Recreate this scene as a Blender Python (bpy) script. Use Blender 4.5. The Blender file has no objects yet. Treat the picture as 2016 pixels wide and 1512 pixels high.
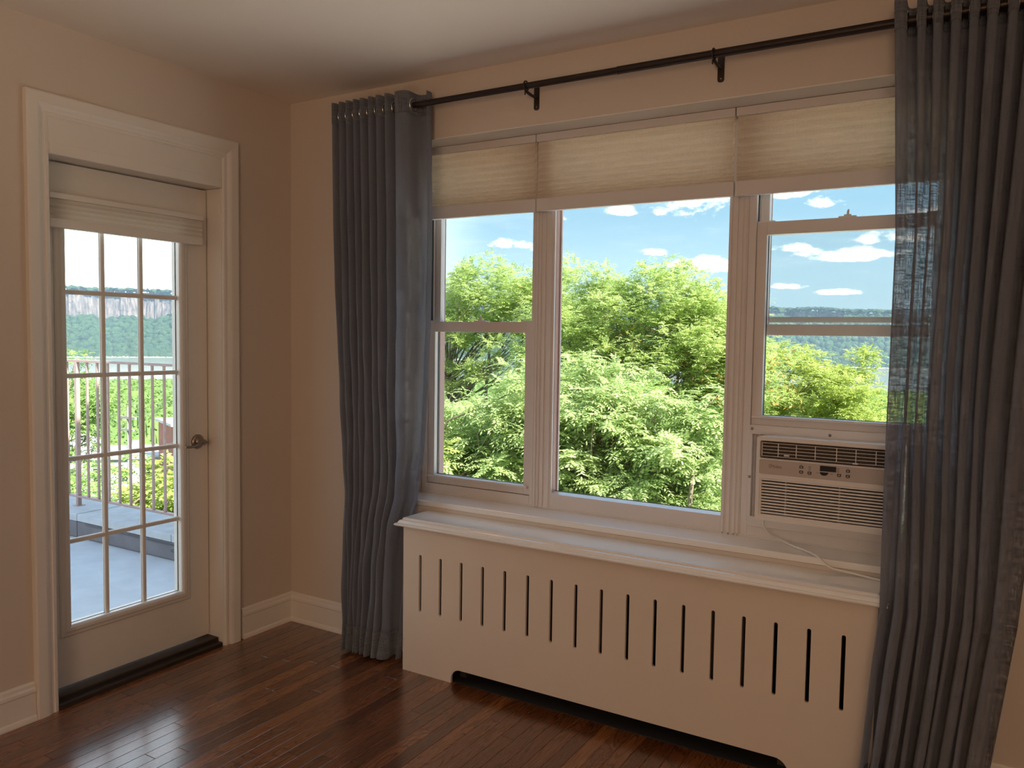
import bpy, bmesh, math, random
import numpy as np
from mathutils import Vector, Matrix
random.seed(7); rng = np.random.default_rng(7)
SC = bpy.context.scene
COL = SC.collection
PI = math.pi

# ------------------------------------------------------------------ camera
def make_camera():
    cx, cy, cz, yaw, pit, rol, f = 3.0487, -2.9089, 1.4641, .5405, -.0582, .0147, 1584.7
    c, s = math.cos(yaw), math.sin(yaw)
    fwd = Vector((-s*math.cos(pit), c*math.cos(pit), math.sin(pit)))
    right = Vector((c, s, 0)); up = right.cross(fwd)
    r2 = right*math.cos(rol)+up*math.sin(rol); u2 = -right*math.sin(rol)+up*math.cos(rol)
    cam = bpy.data.cameras.new('camera'); o = bpy.data.objects.new('camera', cam); COL.objects.link(o)
    M = Matrix((r2, u2, -fwd)).transposed().to_4x4(); M.translation = (cx, cy, cz)
    o.matrix_world = M
    cam.sensor_width = 36; cam.lens = f*36/2016; cam.clip_start = .02; cam.clip_end = 6000
    SC.camera = o
make_camera()

# ------------------------------------------------------------------ colour management, sampling
SC.view_settings.view_transform = 'Standard'; SC.view_settings.look = 'None'
SC.view_settings.gamma = 1; SC.view_settings.use_curve_mapping = False
SC.view_settings.exposure = 1.15
SC.cycles.use_denoising = True
SC.cycles.max_bounces = 10; SC.cycles.diffuse_bounces = 5; SC.cycles.glossy_bounces = 4
SC.cycles.transmission_bounces = 6; SC.cycles.transparent_max_bounces = 24; SC.cycles.volume_bounces = 0
SC.cycles.sample_clamp_indirect = 6
SC.cycles.use_adaptive_sampling = True; SC.cycles.adaptive_threshold = .01

# ------------------------------------------------------------------ sky
CLOUDS = [  # azimuth, elevation, half width, half height (degrees)
    (121.0,6.45,1.5,.50),(119.0,6.2,.9,.35),(111.1,5.95,1.1,.33),(108.2,5.15,1.9,.50),(106.3,4.8,1.0,.35),
    (108.4,9.9,3.8,2.2),(105.9,10.2,2.2,1.4),(113.6,8.75,1.2,.45),(118.2,8.3,.8,.3),(102.6,9.7,1.8,.4),(100.2,9.05,1.1,.5),
    (102.1,6.15,1.1,.33),(98.6,5.6,3.0,.55),(96.0,6.6,2.0,.5),(102.2,3.65,1.0,.25),(99.2,3.2,1.3,.25),(93.0,8.0,2.5,.7),
    (128.0,10.5,2.5,.6),(133.0,7.0,2.2,.6),(138.0,12.0,3.0,.8),(88.0,5.0,2.5,.6),(80.0,9.0,4,1.0),(70,14,5,1.4),(116,15,4,1.2),
    (150,18,6,1.5),(60,6,3,.6),(45,12,5,1.3),(170,10,5,1.0),(190,15,6,1.5),(220,8,4,.9),(250,14,6,1.5),(290,10,5,1.1),(330,15,6,1.6),(15,9,4,.9),(100,30,9,4),(140,35,9,4),(60,40,10,5),(200,40,10,5),(300,35,10,5)]
def make_world():
    w = bpy.data.worlds.new('sky'); SC.world = w; w.use_nodes = True
    nt = w.node_tree; N = nt.nodes; L = nt.links; N.clear()
    def m(op, a=None, b=None, c=None, clamp=False):
        n = N.new('ShaderNodeMath'); n.operation = op; n.use_clamp = clamp
        for i, v in enumerate((a, b, c)):
            if v is None: continue
            if isinstance(v, (int, float)): n.inputs[i].default_value = v
            else: L.new(v, n.inputs[i])
        return n.outputs[0]
    geo = N.new('ShaderNodeTexCoord'); sep = N.new('ShaderNodeSeparateXYZ'); L.new(geo.outputs['Generated'], sep.inputs[0])
    X, Y, Z = sep.outputs
    el = m('MULTIPLY', m('ARCSINE', Z), 180/PI); az = m('MULTIPLY', m('ARCTAN2', Y, X), 180/PI)
    nz = N.new('ShaderNodeTexNoise'); nz.inputs['Scale'].default_value = 30; nz.inputs['Detail'].default_value = 7; nz.inputs['Roughness'].default_value = .62
    mp = N.new('ShaderNodeMapping'); mp.inputs['Scale'].default_value = (1, 1, 1.8); L.new(geo.outputs['Generated'], mp.inputs[0]); L.new(mp.outputs[0], nz.inputs['Vector'])
    nv = m('MULTIPLY', m('SUBTRACT', nz.outputs[0], .5), 6.5)
    acc = None
    for (a0, e0, wa, we) in CLOUDS:
        if a0 > 180: a0 -= 360
        da = m('DIVIDE', m('SUBTRACT', az, a0), wa)
        de = m('DIVIDE', m('SUBTRACT', el, e0), we)
        de = m('MULTIPLY', de, m('ADD', m('MULTIPLY', m('LESS_THAN', de, 0.), .7), 1.0))   # flat bases
        d = m('ADD', m('MULTIPLY', da, da), m('MULTIPLY', de, de))
        v = m('SUBTRACT', 1.0, d)
        acc = v if acc is None else m('MAXIMUM', acc, v)
    acc = m('MAXIMUM', acc, -1.5)
    cl = N.new('ShaderNodeMapRange'); cl.interpolation_type = 'SMOOTHSTEP'
    L.new(m('ADD', acc, nv), cl.inputs[0]); cl.inputs[1].default_value = -.35; cl.inputs[2].default_value = 1.25
    # thin high cloud
    nz2 = N.new('ShaderNodeTexNoise'); nz2.inputs['Scale'].default_value = 9; nz2.inputs['Detail'].default_value = 6; nz2.inputs['Roughness'].default_value = .65
    mp2 = N.new('ShaderNodeMapping'); mp2.inputs['Scale'].default_value = (1, 1, 5); L.new(geo.outputs['Generated'], mp2.inputs[0]); L.new(mp2.outputs[0], nz2.inputs['Vector'])
    thin = N.new('ShaderNodeMapRange'); thin.interpolation_type = 'SMOOTHSTEP'; L.new(nz2.outputs[0], thin.inputs[0]); thin.inputs[1].default_value = .5; thin.inputs[2].default_value = .8; thin.inputs[4].default_value = .2
    ramp = N.new('ShaderNodeValToRGB'); L.new(m('DIVIDE', el, 90.), ramp.inputs[0])
    cr = ramp.color_ramp; cr.elements[0].position = 0; cr.elements[0].color = (.28, .39, .45, 1)
    cr.elements[1].position = 1; cr.elements[1].color = (.16, .28, .48, 1)
    e = cr.elements.new(.055); e.color = (.22, .35, .43, 1)
    e = cr.elements.new(.13); e.color = (.165, .315, .43, 1)
    e = cr.elements.new(.4); e.color = (.17, .31, .47, 1)
    # hazy bright quarter of the sky around west (-x)
    dw = m('SUBTRACT', m('ABSOLUTE', az), 180.)      # 0 at west, negative away
    hz = N.new('ShaderNodeMapRange'); hz.interpolation_type = 'SMOOTHSTEP'; L.new(dw, hz.inputs[0]); hz.inputs[1].default_value = -58; hz.inputs[2].default_value = -36
    he = N.new('ShaderNodeMapRange'); he.interpolation_type = 'SMOOTHSTEP'; L.new(el, he.inputs[0]); he.inputs[1].default_value = 40; he.inputs[2].default_value = 5
    hf = m('MULTIPLY', m('MULTIPLY', hz.outputs[0], he.outputs[0]), .93)
    def mix(f, a, b):
        n = N.new('ShaderNodeMix'); n.data_type = 'RGBA'
        L.new(f, n.inputs['Factor'])
        for s, v in ((n.inputs[6], a), (n.inputs[7], b)):
            if isinstance(v, tuple): s.default_value = v
            else: L.new(v, s)
        return n.outputs[2]
    c1 = mix(thin.outputs[0], ramp.outputs[0], (.58, .59, .60, 1))
    c2 = mix(hf, c1, (2.5, 2.6, 2.7, 1))
    c3 = mix(cl.outputs[0], c2, (1.3, 1.28, 1.25, 1))
    # below the horizon: ground haze colour
    gl = N.new('ShaderNodeMapRange'); L.new(el, gl.inputs[0]); gl.inputs[1].default_value = -3; gl.inputs[2].default_value = 0
    c4 = mix(gl.outputs[0], (.12, .16, .10, 1), c3)
    bg = N.new('ShaderNodeBackground'); bg.inputs['Strength'].default_value = 1.0; L.new(c4, bg.inputs[0])
    out = N.new('ShaderNodeOutputWorld'); L.new(bg.outputs[0], out.inputs[0])
    w.cycles.sampling_method = 'MANUAL'; w.cycles.sample_map_resolution = 1024
make_world()

# sun: high, from behind the building (south east), never reaches the room
sd = bpy.data.lights.new('sun', 'SUN'); sd.energy = 7.2; sd.angle = math.radians(.6); sd.color = (1, .95, .86)
so = bpy.data.objects.new('sun', sd); COL.objects.link(so)
so.rotation_euler = Vector((.66, -.17, .72)).to_track_quat('Z', 'Y').to_euler()
# fill lights added in the unseen back half of the room
def area(name, loc, target, sx, sy, power, col):
    d = bpy.data.lights.new(name, 'AREA'); d.shape = 'RECTANGLE'; d.size = sx; d.size_y = sy; d.energy = power; d.color = col
    o = bpy.data.objects.new(name, d); COL.objects.link(o); o.location = loc
    o.rotation_euler = (Vector(loc)-Vector(target)).to_track_quat('Z', 'Y').to_euler()
    return o
area('rear_fill', (3.75, -6.0, 1.55), (2.2, 0, 1.35), 1.7, 1.4, 21, (1, .70, .47))  # added warm fill from behind the camera; the back wall has no window
def spot(name, loc, target, power, col, ang, blend, r=.12):
    d = bpy.data.lights.new(name, 'SPOT'); d.energy = power; d.color = col; d.spot_size = math.radians(ang); d.spot_blend = blend; d.shadow_soft_size = r
    o = bpy.data.objects.new(name, d); COL.objects.link(o); o.location = loc
    o.rotation_euler = (Vector(loc)-Vector(target)).to_track_quat('Z', 'Y').to_euler()
spot('ceiling_fill', (2.2, -3.3, 1.0), (1.7, -2.4, 2.6), 24, (1, .74, .55), 90, 1.0, .05)  # added spot that brightens the ceiling, no lamp body

# ------------------------------------------------------------------ materials
MATS = {}
def mat(name, col, rough=.5, metal=0., spec=.5, noise=0., nscale=20., bump=0., bscale=60., coat=0., island=False):
    if name in MATS: return MATS[name]
    m = bpy.data.materials.new(name); m.use_nodes = True; N = m.node_tree.nodes; L = m.node_tree.links
    b = N['Principled BSDF']; b.inputs['Base Color'].default_value = (*col, 1); b.inputs['Roughness'].default_value = rough
    b.inputs['Metallic'].default_value = metal; b.inputs['Specular IOR Level'].default_value = spec; b.inputs['Coat Weight'].default_value = coat
    tc = N.new('ShaderNodeNewGeometry')
    nz = N.new('ShaderNodeTexNoise'); nz.inputs['Scale'].default_value = nscale; nz.inputs['Detail'].default_value = 4; L.new(tc.outputs['Position'], nz.inputs['Vector'])
    mr = N.new('ShaderNodeMapRange'); L.new(nz.outputs[0], mr.inputs[0]); mr.inputs[1].default_value = .25; mr.inputs[2].default_value = .75
    mr.inputs[3].default_value = 1-max(noise, .015); mr.inputs[4].default_value = 1+max(noise, .015)
    hs = N.new('ShaderNodeHueSaturation'); hs.inputs['Color'].default_value = (*col, 1); L.new(mr.outputs[0], hs.inputs['Value']); L.new(hs.outputs[0], b.inputs['Base Color'])
    if bump:
        n2 = N.new('ShaderNodeTexNoise'); n2.inputs['Scale'].default_value = bscale; n2.inputs['Detail'].default_value = 3; L.new(tc.outputs['Position'], n2.inputs['Vector'])
        bp = N.new('ShaderNodeBump'); bp.inputs['Strength'].default_value = bump; bp.inputs['Distance'].default_value = .002; L.new(n2.outputs[0], bp.inputs['Height']); L.new(bp.outputs[0], b.inputs['Normal'])
    MATS[name] = m; return m
WALL = mat('wall_paint', (.66, .575, .49), .75, spec=.25, noise=.02, nscale=2, bump=.12, bscale=180)
CEIL = mat('ceiling_paint', (.85, .78, .70), .9, spec=.1, noise=.02, nscale=1.5, bump=.1, bscale=150)
TRIM = mat('trim_paint', (.80, .755, .69), .38, noise=.015, nscale=5, bump=.05, bscale=90)
DOORP = mat('door_paint', (.76, .71, .64), .42, noise=.015, bump=.05)
SILLP = mat('sill_gloss_paint', (.88, .86, .82), .2, noise=.01, bump=.03, bscale=25, coat=1.0)
for _n in SILLP.node_tree.nodes:
    if _n.type == 'BSDF_PRINCIPLED': _n.inputs['Coat Roughness'].default_value = .06; _n.inputs['Specular IOR Level'].default_value = .8; _n.inputs['Coat IOR'].default_value = 1.7
COVERP = mat('cover_paint', (.72, .62, .515), .5, noise=.02, nscale=6, bump=.1, bscale=140)
VINYL = mat('window_vinyl', (.72, .68, .66), .4, noise=.01)
VINYLD = mat('window_track_dark', (.012, .012, .014), .5)
EXTM = mat('exterior_frame', (.50, .32, .28), .6)
ACW = mat('ac_white_plastic', (.78, .75, .72), .35, noise=.01)
ACP = mat('ac_panel_plastic', (.50, .44, .40), .4)
BLACK = mat('black_plastic', (.015, .015, .017), .3)
BTN = mat('button_dark', (.06, .04, .035), .4)
BTNI = mat('button_icon', (.6, .56, .52), .5)
ACLOGO = mat('logo_grey', (.28, .25, .25), .35, metal=.5)
ROD = mat('rod_bronze', (.055, .042, .038), .38, metal=.75, noise=.1)
CHROME = mat('grommet_chrome', (.75, .74, .72), .18, metal=1)
NICKEL = mat('brushed_nickel', (.33, .28, .23), .28, metal=1, noise=.08, nscale=200)
THRESH = mat('threshold_bronze', (.045, .033, .026), .45, metal=.3, noise=.15)
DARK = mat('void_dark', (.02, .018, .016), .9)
CORD = mat('cord_white', (.80, .78, .74), .45)
RAILM = mat('rail_brown', (.44, .285, .25), .55, noise=.12, nscale=30)
CONC = mat('terrace_concrete', (.66, .68, .70), .9, noise=.10, nscale=5, bump=.4, bscale=40)
PARA = mat('parapet_stone', (.22, .20, .21), .9, noise=.18, nscale=6, bump=.5, bscale=30)
PARAT = mat('parapet_coping', (.60, .61, .62), .85, noise=.14, nscale=7, bump=.3, bscale=30)
BRICKW = mat('exterior_brick', (.35, .18, .13), .9, noise=.15)
ROOFW = mat('white_roof', (.62, .62, .62), .8)
REDB = mat('red_brick', (.40, .16, .12), .9, noise=.2, nscale=1)
BARK = mat('bark', (.26, .21, .15), .95, noise=.25, nscale=12, bump=.5, bscale=20)
WOODP = mat('pole_wood', (.35, .33, .3), .9)
GROUND = mat('ground_grass', (.07, .11, .035), 1, noise=.3, nscale=.4)

def glass_mat(name='window_glass', tint=(.97, .985, .98), amt=1.0):
    m = bpy.data.materials.new(name); m.use_nodes = True; N = m.node_tree.nodes; L = m.node_tree.links; N.clear()
    t = N.new('ShaderNodeBsdfTransparent'); t.inputs[0].default_value = (*tint, 1)
    g = N.new('ShaderNodeBsdfGlossy'); g.inputs['Roughness'].default_value = .02; g.inputs[0].default_value = (.9*amt,)*3+(1,)
    f = N.new('ShaderNodeFresnel'); f.inputs['IOR'].default_value = 1.45
    geo = N.new('ShaderNodeNewGeometry')
    # the far face of each pane transmits only (a Fresnel node would turn to total reflection there)
    inv = N.new('ShaderNodeMath'); inv.operation = 'SUBTRACT'; inv.inputs[0].default_value = 1; L.new(geo.outputs['Backfacing'], inv.inputs[1])
    ff = N.new('ShaderNodeMath'); ff.operation = 'MULTIPLY'; L.new(f.outputs[0], ff.inputs[0]); L.new(inv.outputs[0], ff.inputs[1])
    mx = N.new('ShaderNodeMixShader'); L.new(ff.outputs[0], mx.inputs[0]); L.new(t.outputs[0], mx.inputs[1]); L.new(g.outputs[0], mx.inputs[2])
    o = N.new('ShaderNodeOutputMaterial'); L.new(mx.outputs[0], o.inputs[0]); return m
GLASS = glass_mat()
def cloth_mat(name, col, transp, transl, wscale=900., wamt=.25, rough=.9):
    """woven cloth: diffuse + translucent, with open gaps between the threads"""
    m = bpy.data.materials.new(name); m.use_nodes = True; N = m.node_tree.nodes; L = m.node_tree.links; N.clear()
    uv = N.new('ShaderNodeTexCoord')
    def stretched(sx, sy, sc):
        mp = N.new('ShaderNodeMapping'); mp.inputs['Scale'].default_value = (sx, sx, sy); L.new(uv.outputs['Object'], mp.inputs[0])
        n = N.new('ShaderNodeTexNoise'); n.inputs['Scale'].default_value = sc; n.inputs['Detail'].default_value = 3; L.new(mp.outputs[0], n.inputs['Vector']); return n.outputs[0]
    a = stretched(1, .06, 260); b = stretched(.06, 1, 260)
    ad = N.new('ShaderNodeMath'); ad.operation = 'ADD'; L.new(a, ad.inputs[0]); L.new(b, ad.inputs[1])
    mr = N.new('ShaderNodeMapRange'); L.new(ad.outputs[0], mr.inputs[0]); mr.inputs[1].default_value = .75; mr.inputs[2].default_value = 1.25
    mr.inputs[3].default_value = 1-wamt; mr.inputs[4].default_value = 1+wamt
    hs = N.new('ShaderNodeHueSaturation'); hs.inputs['Color'].default_value = (*col, 1); L.new(mr.outputs[0], hs.inputs['Value'])
    d = N.new('ShaderNodeBsdfDiffuse'); d.inputs['Roughness'].default_value = .8; L.new(hs.outputs[0], d.inputs[0])
    t = N.new('ShaderNodeBsdfTranslucent'); L.new(hs.outputs[0], t.inputs[0])
    m1 = N.new('ShaderNodeMixShader'); m1.inputs[0].default_value = transl; L.new(d.outputs[0], m1.inputs[1]); L.new(t.outputs[0], m1.inputs[2])
    tr = N.new('ShaderNodeBsdfTransparent')
    tf = N.new('ShaderNodeMapRange'); L.new(ad.outputs[0], tf.inputs[0]); tf.inputs[1].default_value = .8; tf.inputs[2].default_value = 1.2
    tf.inputs[3].default_value = transp*.5; tf.inputs[4].default_value = transp*1.5
    m2 = N.new('ShaderNodeMixShader'); L.new(tf.outputs[0], m2.inputs[0]); L.new(m1.outputs[0], m2.inputs[1]); L.new(tr.outputs[0], m2.inputs[2])
    o = N.new('ShaderNodeOutputMaterial'); L.new(m2.outputs[0], o.inputs[0]); return m
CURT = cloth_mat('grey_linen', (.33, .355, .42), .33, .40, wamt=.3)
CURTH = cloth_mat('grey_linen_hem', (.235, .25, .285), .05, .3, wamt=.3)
SHADE = cloth_mat('shade_fabric', (.82, .74, .64), .02, .38, wamt=.07)
SHADEW = cloth_mat('door_shade_fabric', (.80, .76, .69), .0, .3, wamt=.01)
SCREEN = bpy.data.materials.new('insect_mesh'); SCREEN.use_nodes = True
def _scr():
    N = SCREEN.node_tree.nodes; L = SCREEN.node_tree.links; N.clear()
    t = N.new('ShaderNodeBsdfTransparent'); d = N.new('ShaderNodeBsdfDiffuse'); d.inputs[0].default_value = (.2, .22, .24, 1)
    mx = N.new('ShaderNodeMixShader'); mx.inputs[0].default_value = .06; L.new(t.outputs[0], mx.inputs[1]); L.new(d.outputs[0], mx.inputs[2])
    o = N.new('ShaderNodeOutputMaterial'); L.new(mx.outputs[0], o.inputs[0])
_scr()

def wood_mat():
    m = bpy.data.materials.new('oak_floor_stain'); m.use_nodes = True; N = m.node_tree.nodes; L = m.node_tree.links
    b = N['Principled BSDF']
    geo = N.new('ShaderNodeNewGeometry'); oi = N.new('ShaderNodeObjectInfo')
    def mth(op, a, b_=None):
        n = N.new('ShaderNodeMath'); n.operation = op
        for i, v in enumerate((a, b_)):
            if v is None: continue
            if isinstance(v, (int, float)): n.inputs[i].default_value = v
            else: L.new(v, n.inputs[i])
        return n.outputs[0]
    # one random number per board: object random for single boards, island random for the joined rest
    rnd = mth('FRACT', mth('ADD', oi.outputs['Random'], mth('MULTIPLY', geo.outputs['Random Per Island'], 7.31)))
    off = N.new('ShaderNodeCombineXYZ'); L.new(mth('MULTIPLY', rnd, 37.), off.inputs[0]); L.new(mth('MULTIPLY', rnd, 91.), off.inputs[1]); L.new(mth('MULTIPLY', rnd, 13.), off.inputs[2])
    va = N.new('ShaderNodeVectorMath'); va.operation = 'ADD'; L.new(geo.outputs['Position'], va.inputs[0]); L.new(off.outputs[0], va.inputs[1])
    mp = N.new('ShaderNodeMapping'); mp.inputs['Scale'].default_value = (1, .13, 1); L.new(va.outputs[0], mp.inputs[0])
    big = N.new('ShaderNodeTexNoise'); big.inputs['Scale'].default_value = 7; big.inputs['Detail'].default_value = 1.5; L.new(mp.outputs[0], big.inputs['Vector'])
    # growth rings: iso-lines of a stretched noise give cathedral figures
    rings = mth('FRACT', mth('MULTIPLY', big.outputs[0], 42.))
    tri = mth('ABSOLUTE', mth('SUBTRACT', rings, .5))
    rr = N.new('ShaderNodeMapRange'); rr.interpolation_type = 'SMOOTHSTEP'; L.new(tri, rr.inputs[0]); rr.inputs[1].default_value = .0; rr.inputs[2].default_value = .22
    mp2 = N.new('ShaderNodeMapping'); mp2.inputs['Scale'].default_value = (1, .03, 1); L.new(va.outputs[0], mp2.inputs[0])
    fine = N.new('ShaderNodeTexNoise'); fine.inputs['Scale'].default_value = 260; fine.inputs['Detail'].default_value = 3; L.new(mp2.outputs[0], fine.inputs['Vector'])
    ramp = N.new('ShaderNodeValToRGB'); L.new(rnd, ramp.inputs[0]); cr = ramp.color_ramp
    cr.elements[0].position = 0; cr.elements[0].color = (.110, .033, .010, 1); cr.elements[1].position = 1; cr.elements[1].color = (.30, .108, .032, 1)
    e = cr.elements.new(.35); e.color = (.175, .058, .018, 1); e = cr.elements.new(.7); e.color = (.22, .077, .024, 1)
    v1 = N.new('ShaderNodeMapRange'); L.new(rr.outputs[0], v1.inputs[0]); v1.inputs[3].default_value = .42; v1.inputs[4].default_value = 1.03
    v2 = N.new('ShaderNodeMapRange'); L.new(fine.outputs[0], v2.inputs[0]); v2.inputs[1].default_value = .3; v2.inputs[2].default_value = .7; v2.inputs[3].default_value = .88; v2.inputs[4].default_value = 1.08
    hs = N.new('ShaderNodeHueSaturation'); L.new(ramp.outputs[0], hs.inputs['Color']); L.new(mth('MULTIPLY', v1.outputs[0], v2.outputs[0]), hs.inputs['Value'])
    L.new(hs.outputs[0], b.inputs['Base Color'])
    b.inputs['Specular IOR Level'].default_value = .5; b.inputs['Coat Weight'].default_value = 1.0; b.inputs['Coat Roughness'].default_value = .19; b.inputs['Coat IOR'].default_value = 1.5
    rg = N.new('ShaderNodeMapRange'); L.new(fine.outputs[0], rg.inputs[0]); rg.inputs[3].default_value = .20; rg.inputs[4].default_value = .36; L.new(rg.outputs[0], b.inputs['Roughness'])
    bp = N.new('ShaderNodeBump'); bp.inputs['Strength'].default_value = .12; bp.inputs['Distance'].default_value = .001; L.new(fine.outputs[0], bp.inputs['Height']); L.new(bp.outputs[0], b.inputs['Normal'])
    return m
WOOD = wood_mat()
def leaf_mat(name, c0, c1, transl=.35, spec=.3):
    m = bpy.data.materials.new(name); m.use_nodes = True; N = m.node_tree.nodes; L = m.node_tree.links; N.clear()
    geo = N.new('ShaderNodeNewGeometry'); 
    nz = N.new('ShaderNodeTexNoise'); nz.inputs['Scale'].default_value = .9; nz.inputs['Detail'].default_value = 2; L.new(geo.outputs['Position'], nz.inputs['Vector'])
    md = N.new('ShaderNodeMath'); md.operation = 'MULTIPLY_ADD'; L.new(geo.outputs['Random Per Island'], md.inputs[0]); md.inputs[1].default_value = .55
    sb = N.new('ShaderNodeMath'); sb.operation = 'SUBTRACT'; L.new(nz.outputs[0], sb.inputs[0]); sb.inputs[1].default_value = .27; L.new(sb.outputs[0], md.inputs[2])
    rp = N.new('ShaderNodeValToRGB'); L.new(md.outputs[0], rp.inputs[0]); rp.color_ramp.elements[0].color = (*c0, 1); rp.color_ramp.elements[1].color = (*c1, 1)
    d = N.new('ShaderNodeBsdfPrincipled'); L.new(rp.outputs[0], d.inputs['Base Color']); d.inputs['Roughness'].default_value = .5; d.inputs['Specular IOR Level'].default_value = spec
    t = N.new('ShaderNodeBsdfTranslucent'); L.new(rp.outputs[0], t.inputs[0])
    mx = N.new('ShaderNodeMixShader'); mx.inputs[0].default_value = transl; L.new(d.outputs[0], mx.inputs[1]); L.new(t.outputs[0], mx.inputs[2])
    o = N.new('ShaderNodeOutputMaterial'); L.new(mx.outputs[0], o.inputs[0]); return m
LEAF_PALE = leaf_mat('leaf_pale_green', (.28, .42, .11), (.64, .72, .36), .45, .4)
LEAF_LIME = leaf_mat('leaf_lime_green', (.34, .47, .12), (.66, .74, .32), .55)
LEAF_MID = leaf_mat('leaf_mid_green', (.24, .42, .12), (.50, .64, .22), .5)
LEAF_YEL = leaf_mat('leaf_yellow_green', (.35, .45, .09), (.62, .68, .23), .5)
LEAF_FAR = leaf_mat('leaf_far_green', (.08, .19, .06), (.33, .45, .13), .4)
POD = leaf_mat('seed_pod_tan', (.40, .24, .07), (.55, .36, .12), .3)

# ------------------------------------------------------------------ mesh helpers
class MB:
    def __init__(s): s.v = []; s.f = []; s.sm = []
    def add(s, vs, fs, smooth=False):
        b = len(s.v); s.v += [tuple(p) for p in vs]; s.f += [tuple(i+b for i in f) for f in fs]; s.sm += [smooth]*len(fs); return s
    def box(s, x0, x1, y0, y1, z0, z1):
        return s.add([(x0,y0,z0),(x1,y0,z0),(x1,y1,z0),(x0,y1,z0),(x0,y0,z1),(x1,y0,z1),(x1,y1,z1),(x0,y1,z1)],
                     [(0,3,2,1),(4,5,6,7),(0,1,5,4),(1,2,6,5),(2,3,7,6),(3,0,4,7)])
    def tube(s, pts, r, n=10, caps=True, smooth=True):
        pts = [Vector(p) for p in pts]; rs = r if isinstance(r, (list, tuple)) else [r]*len(pts)
        vs = []; fs = []; ref = None
        for i, p in enumerate(pts):
            t = (pts[min(i+1, len(pts)-1)]-pts[max(i-1, 0)]).normalized()
            if ref is None: ref = Vector((0, 0, 1)) if abs(t.z) < .9 else Vector((1, 0, 0))
            a = (ref-t*ref.dot(t)).normalized(); b = t.cross(a); ref = a
            vs += [p+(a*math.cos(2*PI*k/n)+b*math.sin(2*PI*k/n))*rs[i] for k in range(n)]
        for i in range(len(pts)-1):
            for k in range(n): fs.append((i*n+k, i*n+(k+1) % n, (i+1)*n+(k+1) % n, (i+1)*n+k))
        s.add(vs, fs, smooth)
        if caps:
            s.add(vs[:n], [tuple(range(n))[::-1]]); s.add(vs[-n:], [tuple(range(n))])
        return s
    def lathe(s, c, axis, prof, n=24, smooth=True):
        """prof: (radius, distance along axis)"""
        c = Vector(c); ax = Vector(axis).normalized(); a = ax.orthogonal().normalized(); b = ax.cross(a); vs = []; fs = []
        for r, h in prof: vs += [c+ax*h+(a*math.cos(2*PI*k/n)+b*math.sin(2*PI*k/n))*max(r, 1e-5) for k in range(n)]
        for i in range(len(prof)-1):
            for k in range(n): fs.append((i*n+k, i*n+(k+1) % n, (i+1)*n+(k+1) % n, (i+1)*n+k))
        return s.add(vs, fs, smooth)
    def torus(s, c, axis, R, r, n=28, m=10):
        c = Vector(c); ax = Vector(axis).normalized(); a = ax.orthogonal().normalized(); b = ax.cross(a); vs = []; fs = []
        for i in range(n):
            d = a*math.cos(2*PI*i/n)+b*math.sin(2*PI*i/n)
            vs += [c+d*(R+r*math.cos(2*PI*k/m))+ax*r*math.sin(2*PI*k/m) for k in range(m)]
        for i in range(n):
            for k in range(m): fs.append((i*m+k, i*m+(k+1) % m, ((i+1) % n)*m+(k+1) % m, ((i+1) % n)*m+k))
        return s.add(vs, fs, True)
    def sweep(s, path, prof, fn, closed=False):
        """mitred moulding: path in a plane (a,b), profile (outward offset, height); fn(a,b,h) -> world"""
        n = len(path); P = [Vector(p) for p in path]; rings = []
        for i in range(n):
            if closed: d0 = (P[i]-P[i-1]).normalized(); d1 = (P[(i+1) % n]-P[i]).normalized()
            else:
                d0 = (P[i]-P[i-1]).normalized() if i else (P[1]-P[0]).normalized(); d1 = (P[i+1]-P[i]).normalized() if i < n-1 else d0
            n0 = Vector((d0.y, -d0.x)); n1 = Vector((d1.y, -d1.x)); m_ = (n0+n1); m_ = m_/max(m_.dot(n0), 1e-6)
            rings.append([fn(P[i].x+m_.x*o, P[i].y+m_.y*o, h) for o, h in prof])
        k = len(prof); vs = [p for r in rings for p in r]; fs = []
        for i in range(n if closed else n-1):
            j = (i+1) % n
            for q in range(k-1): fs.append((i*k+q, i*k+q+1, j*k+q+1, j*k+q))
        s.add(vs, fs)
        if not closed:
            s.add(rings[0], [tuple(range(k))]); s.add(rings[-1], [tuple(range(k))[::-1]])
        return s
    def build(s, name, m, parent=None, kind=None, bevel=0., label=None, seg=2):
        me = bpy.data.meshes.new(name)
        off = Vector(parent.matrix_world.translation) if False else (parent_world(parent) if parent else Vector((0, 0, 0)))
        me.from_pydata([(x-off.x, y-off.y, z-off.z) for x, y, z in s.v], [], s.f)
        me.polygons.foreach_set('use_smooth', s.sm); me.validate(); me.update()
        me.materials.append(m); o = bpy.data.objects.new(name, me); COL.objects.link(o)
        if parent: o.parent = parent
        if kind: o['kind'] = kind
        if label: o['label'] = label
        bm = bmesh.new(); bm.from_mesh(me); bmesh.ops.recalc_face_normals(bm, faces=bm.faces); bm.to_mesh(me); bm.free()
        if bevel:
            md = o.modifiers.new('bevel', 'BEVEL'); md.width = bevel; md.segments = seg; md.limit_method = 'ANGLE'; md.angle_limit = math.radians(40)
        return o
def parent_world(p):
    v = Vector((0, 0, 0))
    while p: v += p.location; p = p.parent
    return v
def empty(name, loc, label=None, cat=None, group=None, kind=None, parent=None):
    o = bpy.data.objects.new(name, None); COL.objects.link(o); o.location = loc; o.empty_display_size = .05
    if parent: o.parent = parent
    tag(o, label, cat, group, kind); return o
def tag(o, label=None, cat=None, group=None, kind=None):
    if label: o['label'] = label
    if cat: o['category'] = cat
    if group: o['group'] = group
    if kind: o['kind'] = kind
    return o
def B(*a): return MB().box(*a)
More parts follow.
